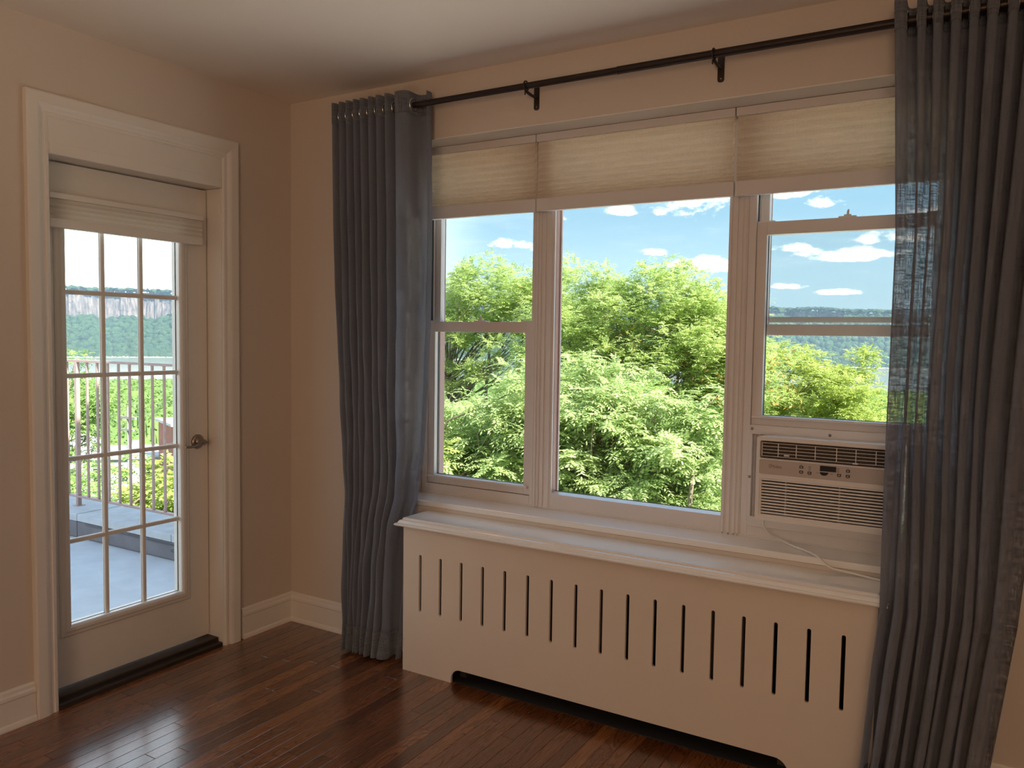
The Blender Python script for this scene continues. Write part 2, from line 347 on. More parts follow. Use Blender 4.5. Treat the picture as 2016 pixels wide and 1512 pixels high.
def rrect(x0, x1, y0, y1, r, n=5):
    pts = []
    for cx, cy, a0 in ((x1-r, y1-r, 0), (x0+r, y1-r, 90), (x0+r, y0+r, 180), (x1-r, y0+r, 270)):
        for k in range(n+1):
            a = math.radians(a0+90*k/n); pts.append((cx+r*math.cos(a), cy+r*math.sin(a)))
    return pts
def plate(name, loops, depth, fn, m, parent=None, bevel=0., **kw):
    """flat plate with holes: loops[0] outline, the others holes; fn(a, b, h)"""
    cu = bpy.data.curves.new(name, 'CURVE'); cu.dimensions = '2D'; cu.fill_mode = 'BOTH'; cu.extrude = depth/2; cu.bevel_depth = bevel; cu.bevel_resolution = 1
    for lp in loops:
        sp = cu.splines.new('POLY'); sp.points.add(len(lp)-1)
        for i, p in enumerate(lp): sp.points[i].co = (p[0], p[1], 0, 1)
        sp.use_cyclic_u = True
    t = bpy.data.objects.new('tmp', cu); COL.objects.link(t)
    dg = bpy.context.evaluated_depsgraph_get(); me = bpy.data.meshes.new_from_object(t.evaluated_get(dg))
    bpy.data.objects.remove(t); bpy.data.curves.remove(cu)
    mb = MB(); mb.v = [tuple(fn(v.co.x, v.co.y, v.co.z)) for v in me.vertices]; mb.f = [tuple(p.vertices) for p in me.polygons]; mb.sm = [False]*len(mb.f)
    bpy.data.meshes.remove(me)
    return mb.build(name, m, parent, **kw)

# ------------------------------------------------------------------ room shell
H = 2.6
RX, RY = 4.7, -6.2
DY0, DY1, DZ = -1.205, -.428, 2.118        # door opening
OX0, OX1, OZ0, OZ1 = .70, 2.905, .69, 2.333  # window opening
w = MB(); w.box(-.2, 0, RY, DY0-.03, -.02, H); w.box(-.2, 0, DY1+.03, .3, -.02, H); w.box(-.2, 0, DY0-.03, DY1+.03, DZ+.15, H)
w.build('wall_left', WALL, kind='structure')
w = MB(); w.box(0, OX0, 0, .3, -.02, H); w.box(OX1, RX, 0, .3, -.02, H); w.box(OX0, OX1, 0, .3, OZ1, H); w.box(OX0, OX1, 0, .3, -.02, OZ0)
w.build('wall_front', WALL, kind='structure')
B(RX, RX+.15, RY, .3, -.02, H).build('wall_right', WALL, kind='structure')
B(-.2, RX+.15, RY-.15, RY, -.02, H).build('wall_back', WALL, kind='structure')
B(-.2, RX+.15, RY-.15, .3, H, H+.1).build('ceiling', CEIL, kind='structure')
# the storeys above, which keep the sun off the terrace
B(-.2, 14, -14, .3, H+.1, 4.3).build('upper_storeys', BRICKW, kind='structure')
B(-.2, 14, -14, .3, -14, -.25).build('lower_storeys', BRICKW, kind='structure')

B(-.2, .02, .3, 1.2, -14, 4.3).build('shade_block', BRICKW, kind='structure')  # unseen block added to keep the sun off the parapet
# unseen pale slab added below the windows to bounce sunlight onto the ceiling
B(-.2, 14, .3, 6.9, -1.4, -1.05).build('bounce_slab', mat('bounce_pale', (.86, .83, .78), .9, noise=.05, nscale=1), kind='structure')

# floor: oak strips running towards the window wall
fl = empty('floor', (0, 0, 0), kind='structure')
BW = .0572
B(-.02, RX, RY, 0, -.06, -.0125).build('subfloor', DARK, fl)
boards = []; x = .003
while x < RX-.01:
    y = RY+rng.uniform(0, .9); ys = [RY]
    while y < -.25:
        ys.append(y); y += rng.uniform(.45, 1.25)
    ys.append(-.006)
    for a, b in zip(ys[:-1], ys[1:]): boards.append((x, min(x+BW, RX), a, b))
    x += BW
def board_mb(mb, x0, x1, y0, y1):
    g = .0004; c = .0012; x0 += g; x1 -= g; y0 += g; y1 -= g; z = -rng.uniform(0, .0004)
    mb.add([(x0,y0,-.012),(x1,y0,-.012),(x1,y1,-.012),(x0,y1,-.012),(x0,y0,z-c),(x1,y0,z-c),(x1,y1,z-c),(x0,y1,z-c),(x0+c,y0+c,z),(x1-c,y0+c,z),(x1-c,y1-c,z),(x0+c,y1-c,z)],
           [(0,3,2,1),(0,1,5,4),(1,2,6,5),(2,3,7,6),(3,0,4,7),(4,5,9,8),(5,6,10,9),(6,7,11,10),(7,4,8,11),(8,9,10,11)])
near = [b for b in boards if b[3] > -2.15 and b[0] < 2.75]
near = sorted(near, key=lambda b: (b[0]-2.2)**2*.3+(b[3]+1.1)**2)[:290]
ns = set(near); rest = MB()
for b in boards:
    if b in ns: mb = MB(); board_mb(mb, *b); mb.build('board', WOOD, fl)
    else: board_mb(rest, *b)
rest.build('board_field', WOOD, fl, kind='stuff')

# baseboards with cap moulding and shoe
BBP = [(0, 0), (0, .0), (.022, 0), (.022, .006), (.019, .016), (.013, .022), (.0125, .105), (.0165, .110), (.0155, .121), (.009, .128), (.0075, .139), (.004, .146), (0, .147)]
def bb(name, p0, p1, nrm, mitre0=0, mitre1=0):
    p0 = Vector(p0); p1 = Vector(p1); d = (p1-p0).normalized(); n = Vector(nrm); r0 = [p0+n*o+d*(o*mitre0)+Vector((0, 0, h)) for o, h in BBP]; r1 = [p1+n*o-d*(o*mitre1)+Vector((0, 0, h)) for o, h in BBP]
    k = len(BBP); mb = MB(); mb.add(r0+r1, [(q, q+1, k+q+1, k+q) for q in range(k-1)]); mb.add(r0, [tuple(range(k))]); mb.add(r1, [tuple(range(k))[::-1]])
    return mb.build(name, TRIM, kind='structure')
bb('baseboard_left', (0, RY, 0), (0, DY0-.086, 0), (1, 0, 0))
bb('baseboard_left', (0, DY1+.108, 0), (0, 0, 0), (1, 0, 0), 0, 1)
bb('baseboard_front', (0, 0, 0), (.895, 0, 0), (0, -1, 0), 1, 0)
bb('baseboard_front', (2.79, 0, 0), (RX, 0, 0), (0, -1, 0))
bb('baseboard_right', (RX, 0, 0), (RX, RY, 0), (-1, 0, 0))

# ------------------------------------------------------------------ door casing, jamb, threshold
CAS = [(0, 0), (0, .010), (.004, .013), (.014, .0145), (.017, .0105), (.024, .0125), (.034, .018), (.043, .021), (.050, .0215), (.078, .0225), (.084, .020), (.085, 0)]
ty0, ty1, tz = DY0, DY1, 2.253
t1 = empty('trim_1', (0, (ty0+ty1)/2, 0), kind='structure')
def casfn(a, b, h): return (h, a, b)
# path direction chosen so that the profile offsets outwards
MB().sweep([(ty0, 0), (ty0, tz), (ty1+.005, tz), (ty1+.005, 0)], [(-o, h) for o, h in CAS], casfn).build('door_casing', TRIM, t1)
B(-.199, .009, ty0-.028, ty1+.028, DZ+.001, tz+.012).build('head_panel', TRIM, t1, bevel=.002)
B(.009, .0125, ty0+.004, ty1-.001, DZ+.002, DZ+.045).build('head_panel_strip', TRIM, t1, bevel=.0015)
j = MB(); j.box(-.2, .004, DY0-.03, DY0, 0, DZ); j.box(-.2, .004, DY1, DY1+.03, 0, DZ); 
j.build('door_jamb', TRIM, t1, bevel=.0015)
j = MB(); j.box(-.16, -.138, DY0, DY0+.012, 0, DZ); j.box(-.16, -.138, DY1-.012, DY1, 0, DZ); j.box(-.16, -.138, DY0, DY1, DZ-.012, DZ); j.build('door_stop', TRIM, t1)
th = empty('trim_2', (-.05, (ty0+ty1)/2, 0), kind='structure')
B(-.2, -.028, DY0, DY1, -.06, .036).build('threshold_step', THRESH, th, bevel=.004)
B(-.2, .0055, DY0, DY1-.004, -.06, .020).build('threshold_lip', THRESH, th, bevel=.005)

# ------------------------------------------------------------------ glazed door
door = empty('door_1', (-.11, -.81, .04), kind='structure')
LY0, LY1, LZ0, LZ1 = DY0+.004, DY1-.006, .042, 2.112
GY0, GY1, GZ0, GZ1 = -1.094, -.583, .285, 1.95
outer = [(LY0, LZ0), (LY1, LZ0), (LY1, LZ1), (LY0, LZ1)]
plate('door_leaf', [outer, [(GY0-.012, GZ0-.012), (GY1+.012, GZ0-.012), (GY1+.012, GZ1+.012), (GY0-.012, GZ1+.012)]], .044, lambda a, b, h: (-.112+h, a, b), DOORP, door)
BEAD = [(.045, 0), (.045, .003), (.040, .0065), (.030, .008), (.022, .012), (.010, .0125), (.004, .009), (0, .003), (0, -.018)]
MB().sweep([(GY0, GZ0), (GY1, GZ0), (GY1, GZ1), (GY0, GZ1)], BEAD, lambda a, b, h: (-.09+h, a, b), closed=True).build('glazing_bead', DOORP, door)
MB().sweep([(GY0, GZ0), (GY1, GZ0), (GY1, GZ1), (GY0, GZ1)], BEAD, lambda a, b, h: (-.134-h, a, b), closed=True).build('glazing_bead', DOORP, door)
cols = [GY0, -.929, -.756, GY1]; rows = [GZ0+(GZ1-GZ0)*i/5 for i in range(6)]
for a, b in zip(cols[:-1], cols[1:]):
    for c, d in zip(rows[:-1], rows[1:]):
        B(-.1145, -.1105, a, b, c, d).build('pane', GLASS, door)
MP = [(-.0095, 0), (-.0095, .004), (-.006, .008), (.006, .008), (.0095, .004), (.0095, 0)]
for side in (1, -1):
    x0 = -.110 if side > 0 else -.115
    for yv in cols[1:-1]:
        mb = MB(); r = [(yv+o, x0+side*h) for o, h in MP]
        mb.add([(xx, yy, GZ0-.001) for yy, xx in r]+[(xx, yy, GZ1+.001) for yy, xx in r], [(q, (q+1) % 6, 6+(q+1) % 6, 6+q) for q in range(6)]); mb.build('muntin', DOORP, door)
    for zv in rows[1:-1]:
        mb = MB(); r = [(zv+o*.96, x0+side*h*.93) for o, h in MP]
        mb.add([(xx, GY0-.001, zz) for zz, xx in r]+[(xx, GY1+.001, zz) for zz, xx in r], [(q, (q+1) % 6, 6+(q+1) % 6, 6+q) for q in range(6)]); mb.build('muntin', DOORP, door)
# lever handle, inside and outside
for sgn, nm in ((1, 'door_handle'), (-1, 'outside_handle')):
    bx = -.09 if sgn > 0 else -.134
    hy, hz = -.490, .962
    h = empty(nm, (0, 0, 0), parent=door); h.location = Vector((bx, hy, hz))-parent_world(door)
    MB().lathe((bx, hy, hz), (sgn, 0, 0), [(.0, 0), (.0335, 0), (.0335, .003), (.030, .008), (.020, .0125), (.013, .015), (.0115, .040), (.013, .046), (.012, .052), (0, .053)], 28).build('rosette', NICKEL, h)
    pts = [(bx+sgn*.046, hy+.012, hz-.003), (bx+sgn*.050, hy, hz), (bx+sgn*.052, hy-.02, hz-.003), (bx+sgn*.052, hy-.045, hz-.010), (bx+sgn*.050, hy-.07, hz-.014), (bx+sgn*.046, hy-.098, hz-.012)]
    MB().tube(pts, [.009, .0115, .010, .0075, .006, .005], 12).build('lever', NICKEL, h)
    if sgn > 0: MB().lathe((bx+.052, hy, hz), (1, 0, 0), [(.006, 0), (.0055, .003), (0, .0035)], 14).build('turn_button', NICKEL, h)
# latch plate on the door edge gap
B(-.13, -.094, LY1-.001, LY1+.003, .93, .99).build('latch_plate', NICKEL, door)

# door shade (cellular shade fixed to the leaf)
ds = empty('cellular_shade', (-.05, -.828, 1.95), 'small white cellular shade gathered up at the top of the glazed door', 'blind', 'cellular window shades')
sy0, sy1 = -1.172, -.480
B(-.088, -.046, sy0, sy1, 1.968, 1.990).build('headrail', TRIM, ds, bevel=.002)
def pleats(y0, y1, zt, zb, n, xc, amp, fn, m, parent, name='pleated_fabric', thick=None, power=1.0, nx=1, jit=.0):
    mb = MB(); ts = [(k/(2*n)) for k in range(2*n+1)]
    zs = [zt+(zb-zt)*(1-(1-t)**power) if power != 1 else zt+(zb-zt)*t for t in ts]
    for side in (-1, 1):
        vs = []; 
        for k, z in enumerate(zs):
            o = (amp if k % 2 else 0)
            for q in range(nx+1):
                a = y0+(y1-y0)*q/nx; vs.append(fn(a, z, side*(xc+o)))
        fs = [(k*(nx+1)+q, k*(nx+1)+q+1, (k+1)*(nx+1)+q+1, (k+1)*(nx+1)+q) for k in range(2*n) for q in range(nx)]
        mb.add(vs, fs)
    return mb.build(name, m, parent)
pleats(sy0+.003, sy1-.003, 1.968, 1.893, 4, .008, .006, lambda a, z, o: (-.066+o, a, z), SHADEW, ds)
B(-.080, -.050, sy0+.002, sy1-.002, 1.858, 1.893).build('bottom_rail', TRIM, ds, bevel=.003)

# ------------------------------------------------------------------ window sill board and reveal
sl = MB(); sl.box(OX0, OX1, .0, .168, .69, .7155); sl.build('trim_3', SILLP, kind='structure', bevel=.004)

B(OX0+.001, OX1-.001, .001, .166, 2.3285, 2.3345).build('trim_5', TRIM, kind='structure')
# ------------------------------------------------------------------ windows
FY = .167
def yfn(a, b, h): return (a, FY+h, b)
# window_1: left double hung
def dbl_hung(name, x0, x1, zsill, lower_z0, lower_z1, upper_z0, dark0, dark1):
    wn = empty(name, ((x0+x1)/2, FY, .71), kind='structure')
    f = MB(); f.box(x0, x0+.028, FY, .275, .715, 2.333); f.box(x1-.016, x1, FY, .275, .715, 2.333); f.box(x0+.028, x1-.016, FY, .275, .715, .762); f.box(x0+.028, x1-.016, FY, .275, 2.30, 2.333)
    f.build('window_frame', VINYL, wn, bevel=.0015)
    f = MB(); f.box(x0+.020, x0+.0292, .212, .222, .775, 2.30); f.box(x1-.017, x1-.008, .212, .222, .775, 2.30); f.build('track_liner', VINYL, wn)
    f = MB(); f.box(x0+.0275, x0+.0288, .186, .209, dark0, dark1); f.build('open_track', VINYLD, wn)
    a0, a1 = x0+.029, x1-.017
    # lower sash (room side)
    s = empty('lower_sash', (0, 0, 0), parent=wn); s.location = Vector(((x0+x1)/2, .18, lower_z0))-wn.location
    f = MB(); f.box(a0, a0+.037, .176, .211, lower_z0, lower_z1); f.box(a1-.035, a1, .176, .211, lower_z0, lower_z1)
    f.box(a0+.037, a1-.035, .176, .211, lower_z0, lower_z0+.040); f.box(a0+.037, a1-.035, .176, .211, lower_z1-.048, lower_z1)
    f.build('sash_frame', VINYL, s, bevel=.0015)
    B(a0+.036, a1-.034, .201, .205, lower_z0+.039, lower_z1-.047).build('pane', GLASS, s)
    B(a0+.004, a1-.008, .160, .177, lower_z0+.030, lower_z0+.040).build('lift_rail', VINYL, s, bevel=.002)
    g = MB(); g.box(a0+.037, a0+.0385, .2, .2112, lower_z0+.04, lower_z1-.048); g.box(a0+.037, a1-.035, .2, .2112, lower_z0+.040, lower_z0+.0415); g.build('gasket', VINYLD, s)
    # lock and tilt latches
    c = (a0+a1)/2
    k = MB(); k.box(c-.03, c+.03, .182, .207, lower_z1, lower_z1+.006); k.box(c-.012, c+.012, .186, .204, lower_z1+.006, lower_z1+.012); k.tube([(c, .192, lower_z1+.012), (c+.002, .186, lower_z1+.024), (c+.004, .180, lower_z1+.026)], [.005, .0045, .003], 8); k.build('sash_lock', VINYL, s, bevel=.001)
    for q in (a0+.002, a1-.062):
        B(q, q+.06, .182, .205, lower_z1, lower_z1+.005).build('tilt_latch', VINYL, s, bevel=.001)
    # upper sash (outer track)
    u = empty('upper_sash', (0, 0, 0), parent=wn); u.location = Vector(((x0+x1)/2, .24, upper_z0))-wn.location
    f = MB(); f.box(a0, a0+.032, .224, .258, upper_z0, 2.30); f.box(a1-.032, a1, .224, .258, upper_z0, 2.30)
    f.box(a0+.032, a1-.032, .224, .258, upper_z0, upper_z0+.042); f.box(a0+.032, a1-.032, .224, .258, 2.262, 2.30)
    f.build('sash_frame', VINYL, u, bevel=.0015)
    B(a0+.031, a1-.031, .239, .243, upper_z0+.041, 2.263).build('pane', GLASS, u)
    g = MB(); g.box(a0+.031, a0+.034, .2585, .262, upper_z0, 2.3); g.box(a1-.034, a1-.031, .2585, .262, upper_z0, 2.3); g.build('outer_trim', EXTM, u)
    return wn, a0, a1
w1, a0, a1 = dbl_hung('window_1', .703, 1.315, .775, .764, 1.532, 1.49, 1.536, 2.29)
B(.703+.030, .703+.034, .263, .30, .72, 2.33).build('outside_stop', EXTM, w1)
w3, c0, c1 = dbl_hung('window_3', 2.232, 2.905, .775, 1.142, 1.907, 1.485, 1.912, 2.29)
# screen bar and mesh outside window_3
B(c0+.005, c1-.005, .262, .272, 1.535, 1.556).build('screen_bar', VINYL, w3)
B(c0+.02, c1-.02, .266, .2662, 1.556, 1.905).build('insect_screen', SCREEN, w3)
# mullions belong to window_2 (fixed picture window)
w2 = empty('window_2', (1.78, FY, .71), kind='structure')
f = MB(); f.box(1.3155, 1.408, FY, .220, .715, 2.333); f.box(2.157, 2.2315, FY, .220, .715, 2.333); f.box(1.408, 2.157, FY, .220, .715, .783); f.box(1.408, 2.157, FY, .220, 2.29, 2.333)
f.box(1.3155, 1.390, .220, .275, .715, 2.333); f.box(2.175, 2.2315, .220, .275, .715, 2.333)
f.build('window_frame', VINYL, w2, bevel=.0015)
for xa in (1.325, 1.340, 1.362, 1.392):
    B(xa, xa+.0045, FY-.004, FY+.001, .716, 2.332).build('mullion_rib', VINYL, w2)
for xa in (2.165, 2.187, 2.207, 2.222):
    B(xa, xa+.0045, FY-.004, FY+.001, .716, 2.332).build('mullion_rib', VINYL, w2)
f = MB(); f.box(1.4078, 1.4098, .180, .207, .786, 2.29); f.box(2.1552, 2.1572, .180, .207, .786, 2.29); f.box(1.4075, 1.4145, .2125, .221, .786, 2.29); f.build('inner_stop', EXTM, w2)
mb = MB(); mb.add([(1.408, FY+.001, .783), (2.157, FY+.001, .783), (2.157, .205, .791), (1.408, .205, .791), (1.408, FY+.001, .77), (2.157, FY+.001, .77), (2.157, .205, .77), (1.408, .205, .77)], [(0,1,2,3),(4,5,6,7),(0,1,5,4),(1,2,6,5),(2,3,7,6),(3,0,4,7)]); mb.build('sloped_stop', SILLP, w2)
B(1.40, 2.16, .207, .212, .78, 2.30).build('pane', GLASS, w2)
g = MB(); g.box(1.408, 2.157, .203, .2065, .785, .7925); g.build('gasket', VINYLD, w2)
# continuous nose under the frames
B(OX0, OX1, FY-.004, FY+.002, .7155, .722).build('trim_4', VINYL, kind='structure', bevel=.001)

# ------------------------------------------------------------------ three cellular shades in the window recess
def shade(x0, x1, label, seed):
    s = empty('cellular_shade', ((x0+x1)/2, .145, 2.33), label, 'blind', 'cellular window shades')
    B(x0, x1, .120, .158, 2.295, 2.3275).build('headrail', VINYL, s, bevel=.003)
    B(x0, x1, .128, .150, 2.003, 2.058).build('bottom_rail', VINYL, s, bevel=.003)
    r = np.random.default_rng(seed)
    n = 10; zs = []; z = 2.297; L_ = 2.297-2.058
    wts = [1.5, 1.45, 1.4, 1.3, 1.2, 1.05, .85, .7, .55, .45]; tot = sum(wts)
    for k in range(n): zs.append(z); zs.append(z-L_*wts[k]/tot/2); z -= L_*wts[k]/tot
    zs.append(2.058)
    mb = MB(); nx = 40
    for side in (-1, 1):
        vs = []
        for k, zz in enumerate(zs):
            amp = (.0065+.0055*k/len(zs)) if k % 2 else 0
            for q in range(nx+1):
                a = x0+.0055+(x1-x0-.011)*q/nx
                if q == 0: a += r.uniform(-.001, .003)
                if q == nx: a -= r.uniform(-.001, .003)
                vs.append((a, .139+side*(.005+amp+r.normal(0, .0004)), zz+(r.normal(0, .0006) if 0 < k < len(zs)-1 else 0)))
        fs = [(k*(nx+1)+q, k*(nx+1)+q+1, (k+1)*(nx+1)+q+1, (k+1)*(nx+1)+q) for k in range(len(zs)-1) for q in range(nx)]
        mb.add(vs, fs)
    mb.build('pleated_fabric', SHADE, s)
shade(.706, 1.3295, 'cellular shade over the left double hung window beside the left curtain', 1)
shade(1.3335, 2.1805, 'widest cellular shade, in the middle over the large fixed pane', 2)
shade(2.1845, 2.900, 'cellular shade over the window with the air conditioner', 3)

# ------------------------------------------------------------------ air conditioner
ac = empty('air_conditioner', (2.56, .06, .79), 'white window air conditioner with louvred grille and dark control display', 'air conditioner')
AX0, AX1, AZ0, AZ1, AF = 2.323, 2.797, .818, 1.120, .03
def afn(a, b, h): return (a, AF+.009-h, b)
lou = [(AX0+.010, AZ1-.079), (AX1-.010, AZ1-.079), (AX1-.010, AZ1-.022)] 
win_top = rrect(AX0+.010, AX1-.010, 1.041, 1.107, .006)
win_pan = rrect(AX0+.010, AX1-.010, .986, 1.0385, .006)
win_low = [(AX0+.018, .838), (AX1-.018, .838), (AX1-.018, .970), (AX0+.018, .970)]
plate('front_frame', [rrect(AX0, AX1, AZ0, AZ1, .010), win_top, win_low], .018, afn, ACW, ac, bevel=.0015)
B(AX0+.004, AX1-.004, AF+.010, .40, AZ0+.004, AZ1-.004)
hb = MB(); hb.box(AX0+.004, AX0+.010, AF+.015, .42, AZ0+.004, AZ1-.004); hb.box(AX1-.010, AX1-.004, AF+.015, .42, AZ0+.004, AZ1-.004); hb.box(AX0+.004, AX1-.004, AF+.015, .42, AZ1-.010, AZ1-.004); hb.box(AX0+.004, AX1-.004, AF+.015, .42, AZ0+.004, AZ0+.010)
hb.box(AX0+.004, AX1-.004, AF+.015, AF+.03, AZ1-.016, AZ1-.004); hb.build('housing', ACW, ac, bevel=.002)
B(AX0+.01, AX1-.01, .075, .08, AZ0+.01, AZ1-.01).build('inner_baffle', mat('ac_inner', (.10, .08, .065), .8), ac)
B(AX0+.01, AX1-.01, AF+.016, .08, 1.036, 1.040).build('air_duct_floor', ACP, ac)
plate('control_panel', [win_pan], .004, lambda a, b, h: (a, AF-.0015-h, b), ACP, ac)
plate('lower_border', [rrect(AX0+.007, AX1-.007, .828, .978, .008), rrect(AX0+.012, AX1-.012, .833, .973, .006)], .003, lambda a, b, h: (a, AF-.001-h, b), ACW, ac, bevel=.0008)
for k in range(12):
    z = .8435+k*.0108
    B(AX0+.017, AX1-.017, AF+.001, AF+.011, z, z+.0058).build('intake_slat', ACW, ac, bevel=.0012)
for xv in (AX0+.10, AX0+.28):
    B(xv, xv+.004, AF+.011, AF+.020, .838, .970).build('intake_rib', ACP, ac)
for k in range(5):
    z = 1.0505+k*.0118
    B(AX0+.016, AX1-.016, AF+.002, AF+.010, z-.0008, z+.0008).build('louvre_blade', ACW, ac)
for xv in (2.339, 2.396, 2.458, 2.522, 2.592, 2.654, 2.717, 2.778):
    B(xv-.0012, xv+.0012, AF+.004, AF+.012, 1.0495, 1.0985).build('louvre_upright', ACW, ac)
for (xv, zv) in ((2.427, 1.0575), (2.654, 1.0505)):
    B(xv-.009, xv+.009, AF-.004, AF+.004, zv-.0025, zv+.0025).build('louvre_tab', ACW, ac, bevel=.001)
B(2.541, 2.594, AF-.0055, AF-.0035, 1.015, 1.034).build('display', BLACK, ac, bevel=.001)
dg_ = MB()
for (xv, segs) in ((2.556, (1, 1, 0, 1, 1, 0, 1)), (2.566, (1, 1, 1, 1, 0, 1, 1))):
    pass
MB().lathe((2.556, AF-.0035, 1.010), (0, -1, 0), [(.0135, 0), (.0135, .002), (0, .002)], 24)
hm = MB(); arc = [(2.555+.014*math.cos(a), 1.0115+.0115*math.sin(a)) for a in np.linspace(PI, 2*PI, 13)]
hm.add([(a, AF-.0035, b) for a, b in arc]+[(a, AF-.0058, b) for a, b in arc], [tuple(range(13)), tuple(range(13, 26))]+[(q, (q+1) % 13, 13+(q+1) % 13, 13+q) for q in range(13)]); hm.build('power_button', BLACK, ac)
for xv, zv in ((2.479, 1.0225), (2.479, 1.0055), (2.507, 1.0045), (2.604, 1.0065), (2.632, 1.0230), (2.632, 1.0055)):
    o = B(xv-.0065, xv+.0065, AF-.0055, AF-.0035, zv-.0045, zv+.0045).build('button', BTN, ac, bevel=.0008)
    B(xv-.003, xv+.003, AF-.0059, AF-.0054, zv-.0015, zv+.0015).build('button_icon', BTNI, o)
pr = MB()
for xv, zv, n in ((2.507, 1.0130, 4), (2.600, 1.0150, 4)):
    for k in range(n): pr.box(xv-.004, xv+.004, AF-.0040, AF-.0035, zv+k*.0045, zv+k*.0045+.0012)
for xv, zv in ((2.479, 1.0300), (2.479, .9985), (2.507, .9975), (2.604, .9995), (2.632, 1.0305), (2.632, .9985), (2.580, 1.0075), (2.534, 1.0075)):
    pr.box(xv-.004, xv+.004, AF-.0040, AF-.0035, zv-.0005, zv+.0006)
pr.build('printed_marks', BTN, ac, kind='stuff')
cu = bpy.data.curves.new('logo', 'FONT'); cu.body = 'Midea'; cu.size = .0165; cu.extrude = .0004; cu.shear = .15
lg0 = bpy.data.objects.new('logo_text', cu); COL.objects.link(lg0)
lgm = bpy.data.meshes.new_from_object(lg0.evaluated_get(bpy.context.evaluated_depsgraph_get())); bpy.data.objects.remove(lg0)
lgm.materials.clear(); lgm.materials.append(ACLOGO); lg = bpy.data.objects.new('logo', lgm); COL.objects.link(lg); lg.parent = ac
lg.location = Vector((2.372, AF-.0040, 1.0105))-ac.location; lg.rotation_euler = (PI/2, 0, 0)
lm = MB(); lm.tube([(2.3725+.0055*math.cos(a), AF-.0042, 1.0165+.0065*math.sin(a)) for a in np.linspace(.6, 5.2, 16)], .0005, 6); lm.build('logo_swirl', ACLOGO, ac)
# mounting frame around the unit
mt = MB(); mt.box(2.262, 2.888, .150, .1755, 1.113, 1.1475); mt.build('mounting_rail', VINYL, ac, bevel=.0015)
mt = MB(); mt.box(2.262, 2.888, .150, .176, .763, .800); mt.build('lower_mounting_rail', VINYL, ac, bevel=.0015)
for side, (xa, xb) in (('l', (2.262, 2.322)), ('r', (2.80, 2.888))):
    n = 7; vs = []; 
    for z in (.800, 1.113):
        for k in range(n*2+1):
            vs.append((xa+(xb-xa)*k/(2*n), .160+(.010 if k % 2 else 0), z))
    m_ = 2*n+1; mb = MB(); mb.add(vs, [(k, k+1, m_+k+1, m_+k) for k in range(2*n)]); mb.build('accordion_panel', VINYL, ac)
    xe = xa if side == 'l' else xb-.012
    B(xe, xe+.012, .150, .172, .80, 1.113).build('panel_track', VINYL, ac, bevel=.001)
for xv, yv, zv in ((2.549, .1495, 1.1275), (2.272, .1495, 1.133), (2.268, .1495, .95)):
    MB().lathe((xv, yv, zv), (0, -1, 0), [(.0055, 0), (.005, .0018), (0, .0025)], 12).build('screw', NICKEL, ac)
cp = [(2.352, .045, .825), (2.350, .045, .800), (2.362, .070, .765), (2.395, .105, .738), (2.445, .098, .7215), (2.50, .055, .7205), (2.545, .004, .7205), (2.568, -.012, .708), (2.60, -.012, .690), (2.66, -.010, .684), (2.72, -.022, .680), (2.80, -.05, .680)]
def smooth_pts(P, n=6):
    P = [Vector(p) for p in P]; out = []
    for i in range(len(P)-1):
        p0 = P[max(i-1, 0)]; p1 = P[i]; p2 = P[i+1]; p3 = P[min(i+2, len(P)-1)]
        for k in range(n):
            t = k/n; out.append(.5*((2*p1)+(p2-p0)*t+(2*p0-5*p1+4*p2-p3)*t*t+(3*p1-p0-3*p2+p3)*t**3))
    return out+[P[-1]]
MB().tube(smooth_pts(cp), .0042, 10).build('power_cord', CORD, ac)

# ------------------------------------------------------------------ radiator cover
rc = empty('radiator_cover', (1.82, -.09, 0), 'long cream radiator cover with seventeen vertical slots below the window', 'radiator cover')
CX0, CX1, CY, CZ = .872, 2.765, -.18, .634
R_ = .045
cut = [(1.130, 0)]+[(1.130+R_-R_*math.cos(a), .062-R_+R_*math.sin(a)) for a in np.linspace(0, PI/2, 8)]+[(2.510-R_+R_*math.sin(a), .062-R_+R_*math.cos(a)) for a in np.linspace(0, PI/2, 8)]+[(2.510, 0)]
outline = [(CX0, 0)]+cut+[(CX1, 0), (CX1, CZ), (CX0, CZ)]
slots = []
for k in range(17):
    xc = .9635+k*.10655; slots.append(rrect(xc-.0072, xc+.0072, .2735, .5235, .0071, 4))
plate('front_panel', [outline]+slots, .0105, lambda a, b, h: (a, CY+.0060+h, b), COVERP, rc, bevel=.0006)
B(CX0, CX0+.012, CY+.0125, -.002, 0, CZ).build('side_panel', COVERP, rc)
B(CX1-.012, CX1, CY+.0125, -.002, 0, CZ).build('side_panel', COVERP, rc)
B(CX0+.04, CX1-.04, -.004, -.0005, .0, CZ-.02).build('back_panel', DARK, rc)
LIP = [(-.03, .634), (.002, .634), (.006, .638), (.026, .640), (.031, .644), (.031, .648), (.027, .652), (.020, .653), (.0185, .656), (.013, .664), (.004, .667), (.003, .672), (-.001, .675), (-.03, .675)]
MB().sweep([(CX0, -.002), (CX0, CY), (CX1, CY), (CX1, -.002)], LIP, lambda a, b, h: (a, b, h)).build('edge_moulding', SILLP, rc)
B(CX0+.0298, CX1-.0298, CY+.0298, -.002, .6345, .675).build('top_shelf', SILLP, rc)
B(CX0+.02, CX1-.02, CY+.012, -.004, .0, .003).build('cutout_shade', DARK, rc)  # near-black sheet standing in for the shade inside the bottom cutout
